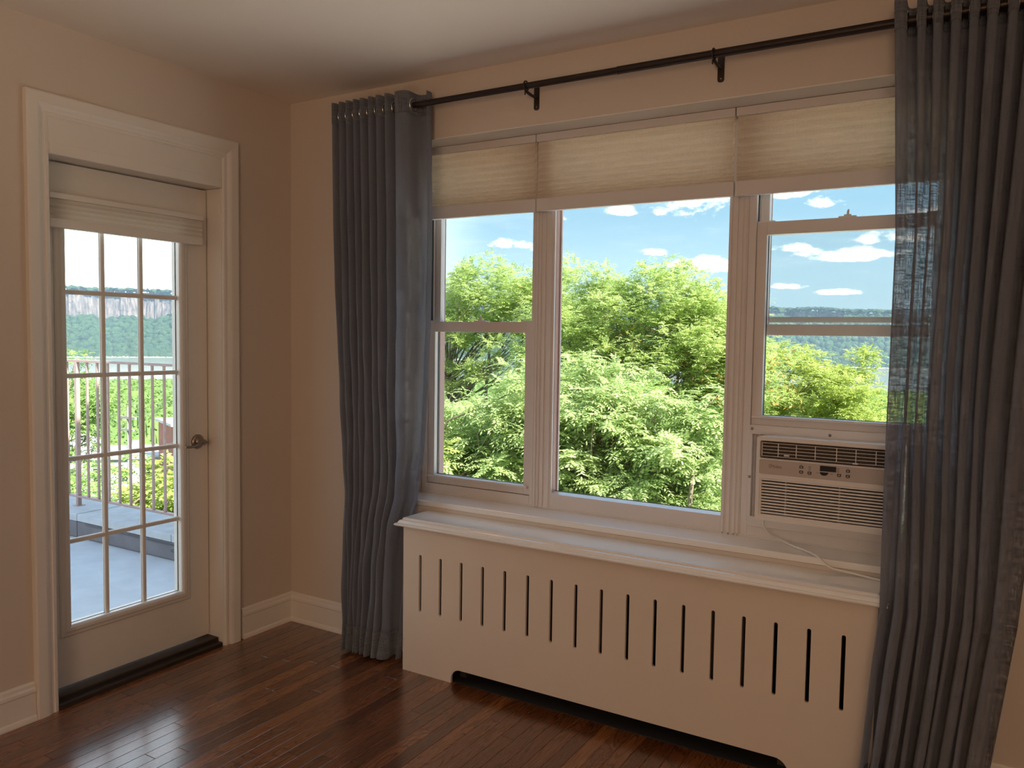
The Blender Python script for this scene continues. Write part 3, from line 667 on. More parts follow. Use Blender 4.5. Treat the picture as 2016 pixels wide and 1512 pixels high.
# cast iron radiator just visible through the slots
rd = empty('radiator', (1.8, -.09, 0), 'dark cast iron radiator hidden behind the slotted cream cover', 'radiator')
for k in range(16):
    xv = 1.12+k*.09; B(xv, xv+.05, -.125, -.045, .07, .56).build('radiator_section', mat('iron', (.05, .04, .035), .6), rd, bevel=.015)
B(1.13, 1.16, -.11, -.06, 0, .08).build('foot', MATS['iron'], rd); B(2.46, 2.49, -.11, -.06, 0, .08).build('foot', MATS['iron'], rd)
f = MB(); f.tube([(1.13, -.085, .13), (2.50, -.085, .13)], .02, 10); f.tube([(1.13, -.085, .50), (2.50, -.085, .50)], .02, 10); f.build('header_pipe', MATS['iron'], rd)

# ------------------------------------------------------------------ curtain rod
RZ, RYY = 2.4615, -.09
rod = empty('curtain_rod', (1.8, RYY, RZ), 'dark bronze telescoping curtain rod on wall brackets above the window', 'curtain rod')
MB().tube([(.395, RYY, RZ), (1.80, RYY, RZ)], .0128, 20).build('rod_section', ROD, rod)
MB().tube([(1.795, RYY, RZ), (3.36, RYY, RZ)], .0145, 20).build('rod_section', ROD, rod)
MB().torus((1.797, RYY, RZ), (1, 0, 0), .0138, .0014).build('joint_ring', ROD, rod)
for xv, s_ in ((.395, -1), (3.36, 1)):
    MB().lathe((xv, RYY, RZ), (s_, 0, 0), [(.013, 0), (.019, .002), (.021, .010), (.019, .018), (.010, .022), (0, .0225)], 20).build('finial', ROD, rod)
for xb, xr in ((1.402, 1.404), (2.160, 2.150), (.440, .440), (3.32, 3.32)):
    b_ = empty('bracket', (0, 0, 0), parent=rod); b_.location = Vector((xb, 0, RZ))-rod.location
    q = RZ-.028
    plate('wall_plate', [rrect(xb-.012, xb+.012, q-.045, q+.055, .009), rrect(xb-.003, xb+.003, q-.035, q-.029, .0028)], .004, lambda a, b, h: (a, -.0025+h, b), ROD, b_)
    MB().tube([(xb, -.004, q+.005), (xb, -.045, q+.003), (xb, RYY+.010, q+.006), (xb, RYY, RZ-.019)], [.0065, .006, .006, .005], 10).build('arm', ROD, b_)
    MB().torus((xb, RYY, RZ), (1, 0, 0), .0185, .0032).build('cup_ring', ROD, b_)
    MB().tube([(xb-.004, RYY-.0, RZ-.018), (xb-.004, RYY, RZ-.034)], .0028, 8).build('set_screw', ROD, b_)

# ------------------------------------------------------------------ curtains
def interp(tab, z):
    zs = [t[0] for t in tab]; return [float(np.interp(z, zs, [t[k] for t in tab])) for k in range(1, len(tab[0]))]
def curtain(label, ztop, tab, folds, tabf, seed, nu=420, nv=110, hem=.11):
    """tab: rows (z, left x, right x, centre y, amplitude) with z increasing; folds: list of relative fold widths"""
    r = np.random.default_rng(seed)
    root = empty('curtain', ((tab[0][1]+tab[0][2])/2, RYY, 0), label, 'curtain', 'grey linen curtains')
    nf = len(folds); fw = np.array(folds, float)
    zb = tab[0][0]; V = []; zs = []
    ph = r.uniform(0, 6.28, (nf+1, 3))
    for j in range(nv+1):
        t = j/nv; z = ztop+(zb-ztop)*t
        xl, xr, yc, A = interp(tab, z)
        drop = max(0., (ztop-.25-z))/2.2
        wv = fw*(1+.28*drop*np.sin(ph[:nf, 0]+z*1.7+ph[:nf, 1])+.12*drop*np.sin(ph[:nf, 2]+z*4.1)); cum = np.concatenate([[0], np.cumsum(wv)]); cum /= cum[-1]
        row = []
        for i in range(nu+1):
            s_ = i/nu*nf; k = min(int(s_), nf-1); fr = s_-k
            ux = cum[k]+(cum[k+1]-cum[k])*fr
            wloc = (cum[k+1]-cum[k])*(xr-xl)
            c = math.sin(2*PI*fr); am = A*(1+.35*drop*math.sin(ph[k, 1]+z*2.3)*(1-abs(2*fr-1)))
            sharp = c/abs(c)*abs(c)**(.75) if c else 0
            x = xl+(xr-xl)*ux-.10*wloc*math.sin(4*PI*fr)*(1+.5*drop)
            y = yc-am*sharp
            # pinches and small wrinkles lower down
            y += .006*drop*math.sin(9*z+ph[k, 0]+fr*5)+.003*drop*math.sin(23*z+ph[k, 2]*3+fr*9)
            x += .010*drop*math.sin(3.1*z+ph[k, 2])*math.sin(PI*fr)
            row.append((x, y, z))
        V.append(row)
    def part(name, m, j0, j1, thick, off=0.):
        vs = [p for row in V[j0:j1+1] for p in row]; n = nu+1
        fs = [(j*n+i, j*n+i+1, (j+1)*n+i+1, (j+1)*n+i) for j in range(j1-j0) for i in range(nu)]
        mb = MB(); mb.add(vs, fs, True); o = mb.build(name, m, root)
        md = o.modifiers.new('cloth', 'SOLIDIFY'); md.thickness = thick; md.offset = 0
        return o
    jh = int(round(.085/(ztop-zb)*nv)); jb = nv-int(round(hem/(ztop-zb)*nv))
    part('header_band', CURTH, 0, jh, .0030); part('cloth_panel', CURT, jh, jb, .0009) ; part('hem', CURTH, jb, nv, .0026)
    # grommets where the cloth crosses the rod
    jr = int(round((ztop-RZ)/(ztop-zb)*nv)); row = V[jr]
    for k in range(1, 2*nf):
        i = int(round(nu*k/(2*nf))); i = min(max(i, 2), nu-2)
        p = Vector(row[i]); d = Vector(row[i+2])-Vector(row[i-2]); nrm = Vector((d.y, -d.x, 0)).normalized() if d.length > 0 else Vector((1, 0, 0))
        p = Vector((p.x, RYY, RZ))
        if abs(nrm.x) < .5: nrm = Vector((.85, -.5, 0)).normalized()
        MB().torus(p, nrm, .0265, .0042, 24, 8).build('grommet', CHROME, root)
    return root, V
tabL = [(.012, .520, .800, -.135, .050), (.12, .505, .802, -.120, .045), (.45, .480, .806, -.105, .038), (.62, .474, .822, -.098, .036), (.74, .468, .862, -.092, .036), (.92, .455, .884, -.085, .040), (1.5, .425, .910, -.085, .048), (2.0, .405, .915, -.085, .050), (2.515, .402, .908, -.090, .052)]
curtain('grey linen curtain hanging between the glazed door corner and the window', 2.515, tabL, [1, .95, 1.0, .9, 1.1, 1, 1.15, 1.2, 3.3], None, 3)
tabR = [(.012, 2.73, 3.04, -.25, .070), (.20, 2.75, 3.08, -.235, .066), (.45, 2.765, 3.11, -.228, .062), (.65, 2.778, 3.135, -.215, .058), (.85, 2.772, 3.15, -.185, .054), (1.2, 2.765, 3.165, -.135, .050), (1.8, 2.765, 3.19, -.095, .050), (2.515, 2.735, 3.24, -.090, .052)]
curtain('dark grey linen curtain hanging beside the air conditioner', 2.515, tabR, [1.3, .9, 1, 1, .95, 1.1, 1, 1.4, 1.7], None, 11)

# ------------------------------------------------------------------ terrace outside the door
TZ = -.2
B(-7, -.2, -5, .80, -.42, TZ).build('terrace_deck', CONC, kind='structure')
pp = empty('parapet', (-3.2, .95, TZ), kind='structure')
B(-7, -.2, .79, 1.12, TZ, -.06).build('parapet_wall', PARA, pp)
yy = -7.0
k = 0
while yy < -.25:
    L_ = 1.18 if k % 2 else 1.31
    e = min(yy+L_, -.2)
    B(yy+.003, e-.003, .765, 1.15, -.058-.001*(k % 3), .002-.003*(k % 2)).build('coping_stone', PARAT, pp, bevel=.006); yy = e; k += 1
for xa in np.arange(-7, -.3, .42):
    B(xa+.003, min(xa+.417, -.2), .778, .792, -.19, -.065).build('block', PARA, pp, bevel=.004)
f = MB(); f.tube([(-1.55, .765, -.075), (-1.95, .768, -.078), (-1.97, .768, -.12), (-2.02, .768, -.12)], .007, 8); f.tube([(-1.95, .770, -.078), (-3.1, .774, -.078)], .004, 8); f.build('wall_cable', BLACK, pp)
rl = empty('railing', (-3.2, .96, 0), 'pinkish brown metal balcony railing standing on the stone parapet', 'railing')
B(-7, -.22, .945, .975, 1.205, 1.225).build('top_rail', RAILM, rl, bevel=.002)
B(-7, -.22, .942, .978, .072, .088).build('bottom_rail', RAILM, rl, bevel=.002)
x = -6.35; k = 0
while x < -.3:
    if k % 10 == 0:
        B(x-.016, x+.016, .944, .976, 0, 1.205).build('post', RAILM, rl, bevel=.002)
        B(x-.035, x+.035, .925, .995, -.001, .006).build('post_foot', RAILM, rl)
    else: B(x-.008, x+.008, .952, .968, .088, 1.205).build('baluster', RAILM, rl)
    x += .1428; k += 1
x = -6.35
# railing of the terrace's far end (runs towards us), standing on the same kind of parapet
ep = B(-7.3, -7.0, -5, 1.12, TZ, 0).build('parapet_end', PARA, pp, bevel=.005)

# ------------------------------------------------------------------ landscape
CAMZ = 1.46
def quick_mesh(name, co, quads, m, parent=None, kind=None, smooth=False, tris=False):
    me = bpy.data.meshes.new(name); nv = len(co); k = quads.shape[1]; nf = len(quads)
    me.vertices.add(nv); me.vertices.foreach_set('co', np.ascontiguousarray(co, dtype=np.float32).ravel())
    me.loops.add(nf*k); me.loops.foreach_set('vertex_index', np.ascontiguousarray(quads, dtype=np.int32).ravel())
    me.polygons.add(nf); me.polygons.foreach_set('loop_start', np.arange(0, nf*k, k, dtype=np.int32))
    me.update(calc_edges=True); me.polygons.foreach_set('use_smooth', np.full(nf, smooth)); me.materials.append(m)
    o = bpy.data.objects.new(name, me); COL.objects.link(o)
    if parent: o.parent = parent
    if kind: o['kind'] = kind
    return o
def ground_z(r): return np.interp(r, [0, 12, 25, 60, 150, 330, 470, 620, 700], [-14.5, -14.5, -15, -17, -24, -30, -37, -39, -39.5])
def polar(az, r): return r*np.cos(np.radians(az)), r*np.sin(np.radians(az))
def grid_quads(nu, nv):
    i = np.arange((nu-1)*(nv-1)); a = i//(nv-1)*nv+i % (nv-1); return np.stack([a, a+nv, a+nv+1, a+1], 1)
# ground
azs = np.linspace(-10, 200, 60); rs = np.array([0.5, 8, 14, 25, 40, 60, 100, 150, 220, 330, 400, 470, 540, 620, 680])
A, R = np.meshgrid(azs, rs, indexing='ij'); X, Y = polar(A, R); co = np.stack([X.ravel(), Y.ravel(), ground_z(R).ravel()], 1)
quick_mesh('ground', co, grid_quads(len(azs), len(rs)), GROUND, kind='structure', smooth=True)
# river
WATER = bpy.data.materials.new('river_water'); WATER.use_nodes = True
def _w():
    N = WATER.node_tree.nodes; L = WATER.node_tree.links; b = N['Principled BSDF']
    b.inputs['Base Color'].default_value = (.16, .19, .18, 1); b.inputs['Roughness'].default_value = .25; b.inputs['IOR'].default_value = 1.33
    g = N.new('ShaderNodeNewGeometry'); n = N.new('ShaderNodeTexNoise'); n.inputs['Scale'].default_value = .25; n.inputs['Detail'].default_value = 4; L.new(g.outputs['Position'], n.inputs['Vector'])
    bp = N.new('ShaderNodeBump'); bp.inputs['Strength'].default_value = .6; bp.inputs['Distance'].default_value = .5; L.new(n.outputs[0], bp.inputs['Height']); L.new(bp.outputs[0], b.inputs['Normal'])
_w()
azs = np.linspace(-10, 200, 50); rs = np.array([560, 700, 900, 1100, 1300, 1500.]); A, R = np.meshgrid(azs, rs, indexing='ij'); X, Y = polar(A, R)
tag(quick_mesh('river', np.stack([X.ravel(), Y.ravel(), np.full(X.size, -39.4)], 1), grid_quads(50, 6), WATER, smooth=True), kind='structure')
# far shore: wooded talus slope, basalt cliff with vertical columns, wooded rim
def worley(u, v, cell, seed):
    """distance to nearest jittered cell centre, and that cell's random value"""
    r = np.random.default_rng(seed); J = r.random((256, 256, 3)); iu = np.floor(u/cell).astype(int); iv = np.floor(v/cell).astype(int)
    best = np.full(u.shape, 1e9); rv = np.zeros(u.shape)
    for du in (-1, 0, 1):
        for dv in (-1, 0, 1):
            a = (iu+du); b = (iv+dv); jj = J[a % 256, b % 256]
            d = np.hypot((a+jj[..., 0])*cell-u, (b+jj[..., 1])*cell-v); q = d < best; best = np.where(q, d, best); rv = np.where(q, jj[..., 2], rv)
    return best, rv
def smooth_noise(x, seed, periods):
    r = np.random.default_rng(seed); out = np.zeros_like(x)
    for p, a in periods: out += a*np.sin(x/p*2*PI+r.uniform(0, 6.28))*.6+a*np.sin(x/(p*.617)*2*PI+r.uniform(0, 6.28))*.4
    return out
def hillside():
    az0, az1 = 78, 175; nu = 1500; azv = np.linspace(az0, az1, nu); arc = np.radians(azv)*1450
    top = np.interp(azv, [78, 92, 104, 118, 135, 147, 155, 175], [49, 51, 54, 60, 67, 69, 67, 64])+smooth_noise(arc, 3, [(420, 2.0), (130, 1.2)])
    cbase = np.interp(azv, [78, 104, 118, 135, 147, 160, 175], [40, 40, 34, 24, 21, 24, 24])+smooth_noise(arc, 5, [(170, 4.0), (61, 3.2), (23, 1.5)])
    root = empty('far_hills', (0, 0, 0), kind='structure')
    bay = smooth_noise(arc, 9, [(300, 22), (90, 7)])
    # talus
    nv = 110; t = np.linspace(0, 1, nv); A, T = np.meshgrid(azv, t, indexing='ij'); ARC = np.radians(A)*1450
    D = 1400+T*95+(bay*T.T.T.T.transpose()[0][None].T.T if False else bay[:, None]*T); Z = -39.4+(cbase[:, None]+41.5)*(T**.9)
    d, rv = worley(ARC, T*120, 8.5, 21); bump = np.sqrt(np.clip(1-(d/6.2)**2, 0, 1))*(4.5+3.5*rv); d2, r2 = worley(ARC, T*120, 3.2, 22); bump += np.sqrt(np.clip(1-(d2/2.4)**2, 0, 1))*1.2
    bump *= np.clip(T*14, 0, 1)
    D -= bump*.7; Z += bump*.75; X, Y = polar(A, D)
    quick_mesh('wooded_slope', np.stack([X.ravel(), Y.ravel(), Z.ravel()], 1), grid_quads(nu, nv), FARWOOD, root, smooth=False)
    # cliff
    nv = 26; t = np.linspace(0, 1, nv); A, T = np.meshgrid(azv, t, indexing='ij'); ARC = np.radians(A)*1450
    d, rv = worley(ARC, T*30+np.floor(ARC/40)*7, 5.0, 31); c1 = np.random.default_rng(4).random(4000); colm = c1[(ARC/3.1).astype(int) % 4000]*2.6+c1[(ARC/8.3+99).astype(int) % 4000]*5+c1[(ARC/23+9).astype(int) % 4000]*7
    D = 1494+bay[:, None]+T*8+colm*(.6+.4*T)+rv*1.5; Z = cbase[:, None]-3+(top[:, None]-cbase[:, None]+3)*T; X, Y = polar(A, D)
    quick_mesh('cliff_face', np.stack([X.ravel(), Y.ravel(), Z.ravel()], 1), grid_quads(nu, nv), CLIFF, root)
    # rim forest
    nv = 34; t = np.linspace(0, 1, nv); A, T = np.meshgrid(azv, t, indexing='ij'); ARC = np.radians(A)*1450
    D = 1499+bay[:, None]+T*90; d, rv = worley(ARC, T*90, 8.5, 41); bump = np.sqrt(np.clip(1-(d/6.2)**2, 0, 1))*(4+5*rv); d2, r2 = worley(ARC, T*90, 3.2, 42); bump += np.sqrt(np.clip(1-(d2/2.4)**2, 0, 1))*1.3
    Z = top[:, None]-2+3*T+bump*1.0; D = D-bump*.4; X, Y = polar(A, D)
    quick_mesh('rim_forest', np.stack([X.ravel(), Y.ravel(), Z.ravel()], 1), grid_quads(nu, nv), FARWOOD, root)
    # sandy shoreline rocks
    nv = 4; t = np.linspace(0, 1, nv); A, T = np.meshgrid(azv, t, indexing='ij'); X, Y = polar(A, 1396+T*7+rng.normal(0, .8, A.shape)); Z = -39.6+T*2.2+rng.normal(0, .4, A.shape)
    quick_mesh('shore_rocks', np.stack([X.ravel(), Y.ravel(), Z.ravel()], 1), grid_quads(nu, nv), mat('shore_rock', (.45, .42, .36), .9, noise=.3, nscale=.3), root)
def noisecol(name, c0, c1, scale, rough=.95, mapping=(1, 1, 1)):
    m = bpy.data.materials.new(name); m.use_nodes = True; N = m.node_tree.nodes; L = m.node_tree.links; b = N['Principled BSDF']; b.inputs['Roughness'].default_value = rough; b.inputs['Specular IOR Level'].default_value = .1
    g = N.new('ShaderNodeNewGeometry'); mp = N.new('ShaderNodeMapping'); mp.inputs['Scale'].default_value = mapping; L.new(g.outputs['Position'], mp.inputs[0]); n = N.new('ShaderNodeTexNoise'); n.inputs['Scale'].default_value = scale; n.inputs['Detail'].default_value = 4; L.new(mp.outputs[0], n.inputs['Vector'])
    r = N.new('ShaderNodeValToRGB'); r.color_ramp.elements[0].position = .35; r.color_ramp.elements[1].position = .65; r.color_ramp.elements[0].color = (*c0, 1); r.color_ramp.elements[1].color = (*c1, 1); L.new(n.outputs[0], r.inputs[0]); L.new(r.outputs[0], b.inputs['Base Color']); return m
FARWOOD = noisecol('far_woods', (.023, .052, .03), (.05, .097, .042), .12)
CLIFF = noisecol('basalt_cliff', (.075, .068, .078), (.22, .195, .185), .25, mapping=(1, 1, .12))
hillside()
# near forest canopy between the terrace and the river
def canopy():
    az0, az1 = 80, 172; nu = 900; azv = np.linspace(az0, az1, nu); rs = np.geomspace(80, 640, 260); A, R = np.meshgrid(azv, rs, indexing='ij'); X, Y = polar(A, R)
    base = np.interp(R, [45, 80, 110, 200, 340, 460, 560, 640], [-12.5, -12.0, -13.5, -17, -23, -30.5, -37, -42])
    d, rv = worley(X, Y, 8.0, 51); bump = np.sqrt(np.clip(1-(d/6.0)**2, 0, 1))*(3.0+3.2*rv); d2, r2 = worley(X, Y, 2.4, 52); bump += np.sqrt(np.clip(1-(d2/1.8)**2, 0, 1))*.9
    # clearing for the houses
    clear = np.exp(-(((A-145.5)/7.5)**2+((R-84)/16)**2)**2)
    Z = base+bump*(1-clear)-clear*3.5
    o = quick_mesh('forest', np.stack([X.ravel(), Y.ravel(), Z.ravel()], 1), grid_quads(nu, 260), LEAF_FAR, kind='stuff'); tag(o, 'green forest treetops sloping down from the houses to the river', 'forest')
    # leaf sprays on the nearer canopy
    n = 90000; az = rng.uniform(84, 165, n); r = 80*np.exp(rng.random(n)*1.25); x, y = polar(az, r)
    dd, rv = worley(x, y, 8.0, 51); d2, r2 = worley(x, y, 2.4, 52); cl = np.exp(-(((az-145.5)/7.5)**2+((r-84)/16)**2)**2)
    b = np.sqrt(np.clip(1-(dd/6.0)**2, 0, 1))*(3.0+3.2*rv)+np.sqrt(np.clip(1-(d2/1.8)**2, 0, 1))*.9
    z = np.interp(r, [45, 80, 110, 200, 340, 460], [-12.5, -12.0, -13.5, -17, -23, -30.5])+b*(1-cl)-cl*3.5+rng.uniform(-.1, .45, n)
    c = np.stack([x, y, z], 1); s = (.16+r*.0011)[:, None]*rng.uniform(.6, 1.3, (n, 1)); d1 = rng.normal(size=(n, 3)); d1 /= np.linalg.norm(d1, axis=1)[:, None]; dv = np.cross(d1, rng.normal(size=(n, 3))); dv /= np.linalg.norm(dv, axis=1)[:, None]
    co = np.stack([c-d1*s, c-dv*s*.55, c+d1*s, c+dv*s*.55], 1).reshape(-1, 3)
    s2 = quick_mesh('leaf_spray', co, np.arange(n*4).reshape(-1, 4), LEAF_FAR, o, kind='stuff')
canopy()

# ---- trees with compound leaves
def compound_leaves(C, D, L, pairs, ll, lw, droop):
    """C: bases, D: unit directions (n,3); leaflets in pairs along a drooping midrib; returns quads"""
    n = len(C); up = np.array([0, 0, 1.]); S = np.cross(D, up); S /= np.linalg.norm(S, axis=1)[:, None]+1e-6; out = []
    for k in range(pairs+1):
        t = (k+1)/(pairs+1); p = C+D*(L*t)[:, None]-up*(L*droop*t*t)[:, None]; dd = D-up*(2*droop*t); dd = dd/np.linalg.norm(dd, axis=1)[:, None]
        for sd in ((1, -1) if k < pairs else (0,)):
            ld = (S*sd+dd*.45 if sd else dd)+rng.normal(0, .13, (n, 3)); ld -= up*.18; ld /= np.linalg.norm(ld, axis=1)[:, None]
            lwv = np.cross(ld, np.cross(S, dd)+rng.normal(0, .25, (n, 3))); lwv /= np.linalg.norm(lwv, axis=1)[:, None]+1e-6
            sz = (ll*rng.uniform(.8, 1.15, n))[:, None]; wd = sz*(lw/ll)*.5
            out.append(np.stack([p, p+ld*sz*.42-lwv*wd, p+ld*sz, p+ld*sz*.42+lwv*wd], 1))
    return np.concatenate(out).reshape(-1, 3)
def tree(label, base, crown_c, crown_r, nclump, per, leaf, m, trunk_r=.16, group=None, seed=1, clump_r=(.5, .9), stems=1, cat='tree', pods=0, lower=.5, nbranch=None):
    """leaf = (length, pairs, leaflet length, leaflet width, droop)"""
    global rng
    rng = np.random.default_rng(seed)
    base = np.array(base, float); cc = np.array(crown_c, float); cr = np.array(crown_r, float)
    root = empty('tree', tuple(base), label, cat, group)
    d = rng.normal(size=(nclump, 3)); d /= np.linalg.norm(d, axis=1)[:, None]; d[:, 2] = np.where(d[:, 2] < -lower, -d[:, 2], d[:, 2]); d = np.sign(d)*np.abs(d)**.8
    rad = rng.uniform(.30, 1.0, nclump)**.5; cl = cc+d*cr*rad[:, None]
    rr = rng.uniform(clump_r[0], clump_r[1], nclump); cl += rng.normal(0, .22, cl.shape)+np.array([0, 0, 1])*(np.sin(cl[:, 0:1]*2.3+seed)*.22+np.sin(cl[:, 0:1]*5.1)*.12)
    # woody parts
    for s in range(stems):
        off = (np.array([rng.uniform(-.5, .5)+(s-(stems-1)/2)*.8, rng.uniform(-.4, .4), 0]) if stems > 1 else np.zeros(3))
        tp = cc+np.array([0, 0, cr[2]*.55])+off*1.6; pts = [base+off*.9+(tp-base-off*.9)*t+np.array([math.sin(t*5+s)*.25, math.cos(t*4+s)*.22, 0])*(t > 0) for t in np.linspace(0, 1, 9)]
        MB().tube(pts, [trunk_r*(1-.8*t) for t in np.linspace(0, 1, 9)], 8, smooth=True).build('trunk', BARK, root)
        if s == 0: main = pts
    br = MB(); nb = nclump if nbranch is None else min(nbranch, nclump)
    for i in range(nb):
        t = np.clip((cl[i][2]-base[2])/(main[-1][2]-base[2])-.16, .25, .97); q = t*8; k = int(q); k = min(k, 7); p0 = main[k]+(main[k+1]-main[k])*(q-k)
        mid = (p0+cl[i])/2+rng.normal(0, .28, 3)+np.array([0, 0, -.10]); br.tube([p0, (p0+mid)/2+rng.normal(0, .05, 3), mid, (mid+cl[i])/2+rng.normal(0, .06, 3), cl[i]], [trunk_r*.26, trunk_r*.20, trunk_r*.14, trunk_r*.08, trunk_r*.03], 5, caps=False)
    br.build('branches', BARK, root, kind='stuff')
    # foliage
    dd = rng.normal(size=(nclump*per, 3)); dd /= np.linalg.norm(dd, axis=1)[:, None]; dd[:, 2] = dd[:, 2]*.75+.12
    ce = np.repeat(cl, per, 0); r_ = np.repeat(rr, per)*rng.uniform(.25, 1, nclump*per)**.5
    C = ce+dd*r_[:, None]*np.array([1, 1, .62]); D = dd+rng.normal(0, .35, dd.shape); D[:, 2] = D[:, 2]*.5+.10; D /= np.linalg.norm(D, axis=1)[:, None]
    L = leaf[0]*rng.uniform(.65, 1.2, len(C)); co = compound_leaves(C-D*(L*.4)[:, None], D, L, leaf[1], leaf[2], leaf[3], leaf[4])
    off = np.array([base[0], base[1], base[2]])
    quick_mesh('foliage', co-off, np.arange(len(co)).reshape(-1, 4), m, root, kind='stuff')
    if pods:
        ok = np.nonzero((cl[:, 2] < cc[2]+2.0) & (cl[:, 0] > cc[0]-.6))[0]; ci = ok[rng.integers(0, len(ok), pods//14)]; P = np.repeat(cl[ci]+rng.normal(0, .3, (len(ci), 3)), 14, 0); P += rng.normal(0, .22, P.shape)
        a = rng.normal(size=P.shape); a /= np.linalg.norm(a, axis=1)[:, None]; b = np.cross(a, rng.normal(size=P.shape)); b /= np.linalg.norm(b, axis=1)[:, None]
        co = np.stack([P-a*.07, P-b*.03, P+a*.07, P+b*.03], 1).reshape(-1, 3)
        quick_mesh('seed_pods', co-off, np.arange(len(co)).reshape(-1, 4), POD, root, kind='stuff')
    return root
GZ = -14.5
# tall locust behind (fine leaves, yellow green, tan pods)
tree('tall fine leaved yellow green tree with tan pods filling the large middle pane', (-5.2, 17.8, -15), (-5.3, 17.5, -.85), (3.9, 1.9, 4.2), 760, 48, (.24, 4, .072, .036, .12), LEAF_LIME, .15, seed=11, clump_r=(.25, .55), stems=3, pods=2600, nbranch=110)
tree('fine leaved green tree beside the right edge of the large middle pane', (-3.7, 19.5, -15), (-3.75, 19.2, -1.6), (1.35, 1.6, 4.6), 260, 48, (.24, 4, .072, .036, .12), LEAF_LIME, .14, seed=12, clump_r=(.25, .55), stems=2, nbranch=60)
# airy tree seen in the left window
tree('airy green tree with bare stems seen through the left window', (-13.2, 22.3, -16), (-12.9, 22.6, .7), (3.8, 2.0, 3.5), 280, 60, (.32, 5, .085, .038, .14), LEAF_LIME, .18, seed=13, clump_r=(.3, .7), stems=3, nbranch=60, lower=.35)
# pale compound-leaved trees close to the window
tree('pale green tree with large drooping compound leaves close below the middle pane', (-1.2, 9.0, -14.5), (-1.9, 8.7, -1.8), (1.9, 1.2, 2.65), 330, 34, (.34, 7, .080, .030, .30), LEAF_PALE, .15, seed=14, clump_r=(.2, .42), stems=2, nbranch=120)
tree('pale leafy tree filling the lower part of the left window', (-4.6, 8.6, -14.5), (-4.3, 8.5, -1.75), (2.0, 1.3, 2.4), 240, 34, (.34, 7, .080, .030, .30), LEAF_PALE, .14, seed=15, clump_r=(.2, .42), stems=2, nbranch=90)
tree('dense mid green tree standing in shade behind the pale leafy trees', (-4.6, 12.5, -14.5), (-4.4, 12.6, -3.2), (4.0, 1.6, 3.6), 150, 60, (.36, 5, .09, .04, .3), LEAF_MID, .2, seed=16, clump_r=(.4, .8), stems=2, nbranch=60)
# yellow green tree behind the air conditioner window
tree('yellow green tree in front of the river above the air conditioner', (-2.6, 28.5, -17), (-2.9, 28.0, -3.4), (3.1, 2.6, 4.8), 260, 55, (.34, 5, .095, .045, .15), LEAF_YEL, .17, seed=17, clump_r=(.3, .65), stems=3, nbranch=60)
# bright shrub and trees below the terrace
tree('bright lime bush at the bottom of the left window', (-4.75, 6.8, -14.5), (-4.75, 6.75, -2.9), (.8, .55, 2.2), 70, 50, (.30, 4, .11, .06, .2), LEAF_YEL, .12, seed=18, clump_r=(.3, .55), stems=1, nbranch=30)
tree('bright lime green tree just beyond the terrace railing', (-9.6, 7.0, -14.5), (-9.9, 7.2, -4.9), (2.4, 1.9, 3.8), 150, 60, (.32, 4, .12, .065, .2), LEAF_YEL, .18, seed=19, clump_r=(.35, .65), stems=2, nbranch=60)
tree('dark green tree further down beyond the terrace railing', (-20, 10.5, -15), (-20, 10.5, -7.2), (4.6, 3.6, 4.6), 150, 60, (.42, 5, .13, .06, .25), LEAF_MID, .25, seed=20, clump_r=(.5, .9), stems=2, nbranch=50)
tree('slender blue green tree at the far end of the railing', (-31.5, 17.2, -15.5), (-31.5, 17.0, -4.4), (1.7, 1.7, 4.6), 60, 60, (.40, 5, .12, .055, .25), LEAF_MID, .2, seed=21, clump_r=(.4, .8), stems=1, nbranch=40)
# mid distance trees: one prototype, copied
def mid_trees():
    proto = tree('round green tree among the treetops towards the river', (0, 0, 0), (0, 0, 7.0), (3.4, 3.4, 4.2), 60, 46, (.75, 3, .34, .16, .2), LEAF_FAR, .28, group='round trees between the houses and the terrace', seed=30, clump_r=(.9, 1.6), nbranch=20)
    r = np.random.default_rng(5); first = True; spots = []
    for k in range(1500):
        az = r.uniform(136, 157) if r.random() < .75 else r.uniform(92, 101); R = r.uniform(34, 80)
        if abs(az-145.5) < 9.5 and R > 54: continue
        x, y = polar(az, R)
        if all((x-a)**2+(y-b)**2 > 52 for a, b in spots): spots.append((x, y))
        if len(spots) >= 30: break
    for x, y in spots:
        R = math.hypot(x, y); s = r.uniform(.85, 1.1); top = float(np.interp(R, [36, 60, 80], [-8.2, -10.0, -11.0]))+r.uniform(-.6, .9); z = top-11.2*s
        if first: o = proto; first = False
        else:
            o = proto.copy(); COL.objects.link(o)
            for ch in proto.children:
                c = ch.copy(); COL.objects.link(c); c.parent = o
        o.location = (x, y, z); o.scale = (s, s, s); o.rotation_euler.z = r.uniform(0, 6.28)
mid_trees()

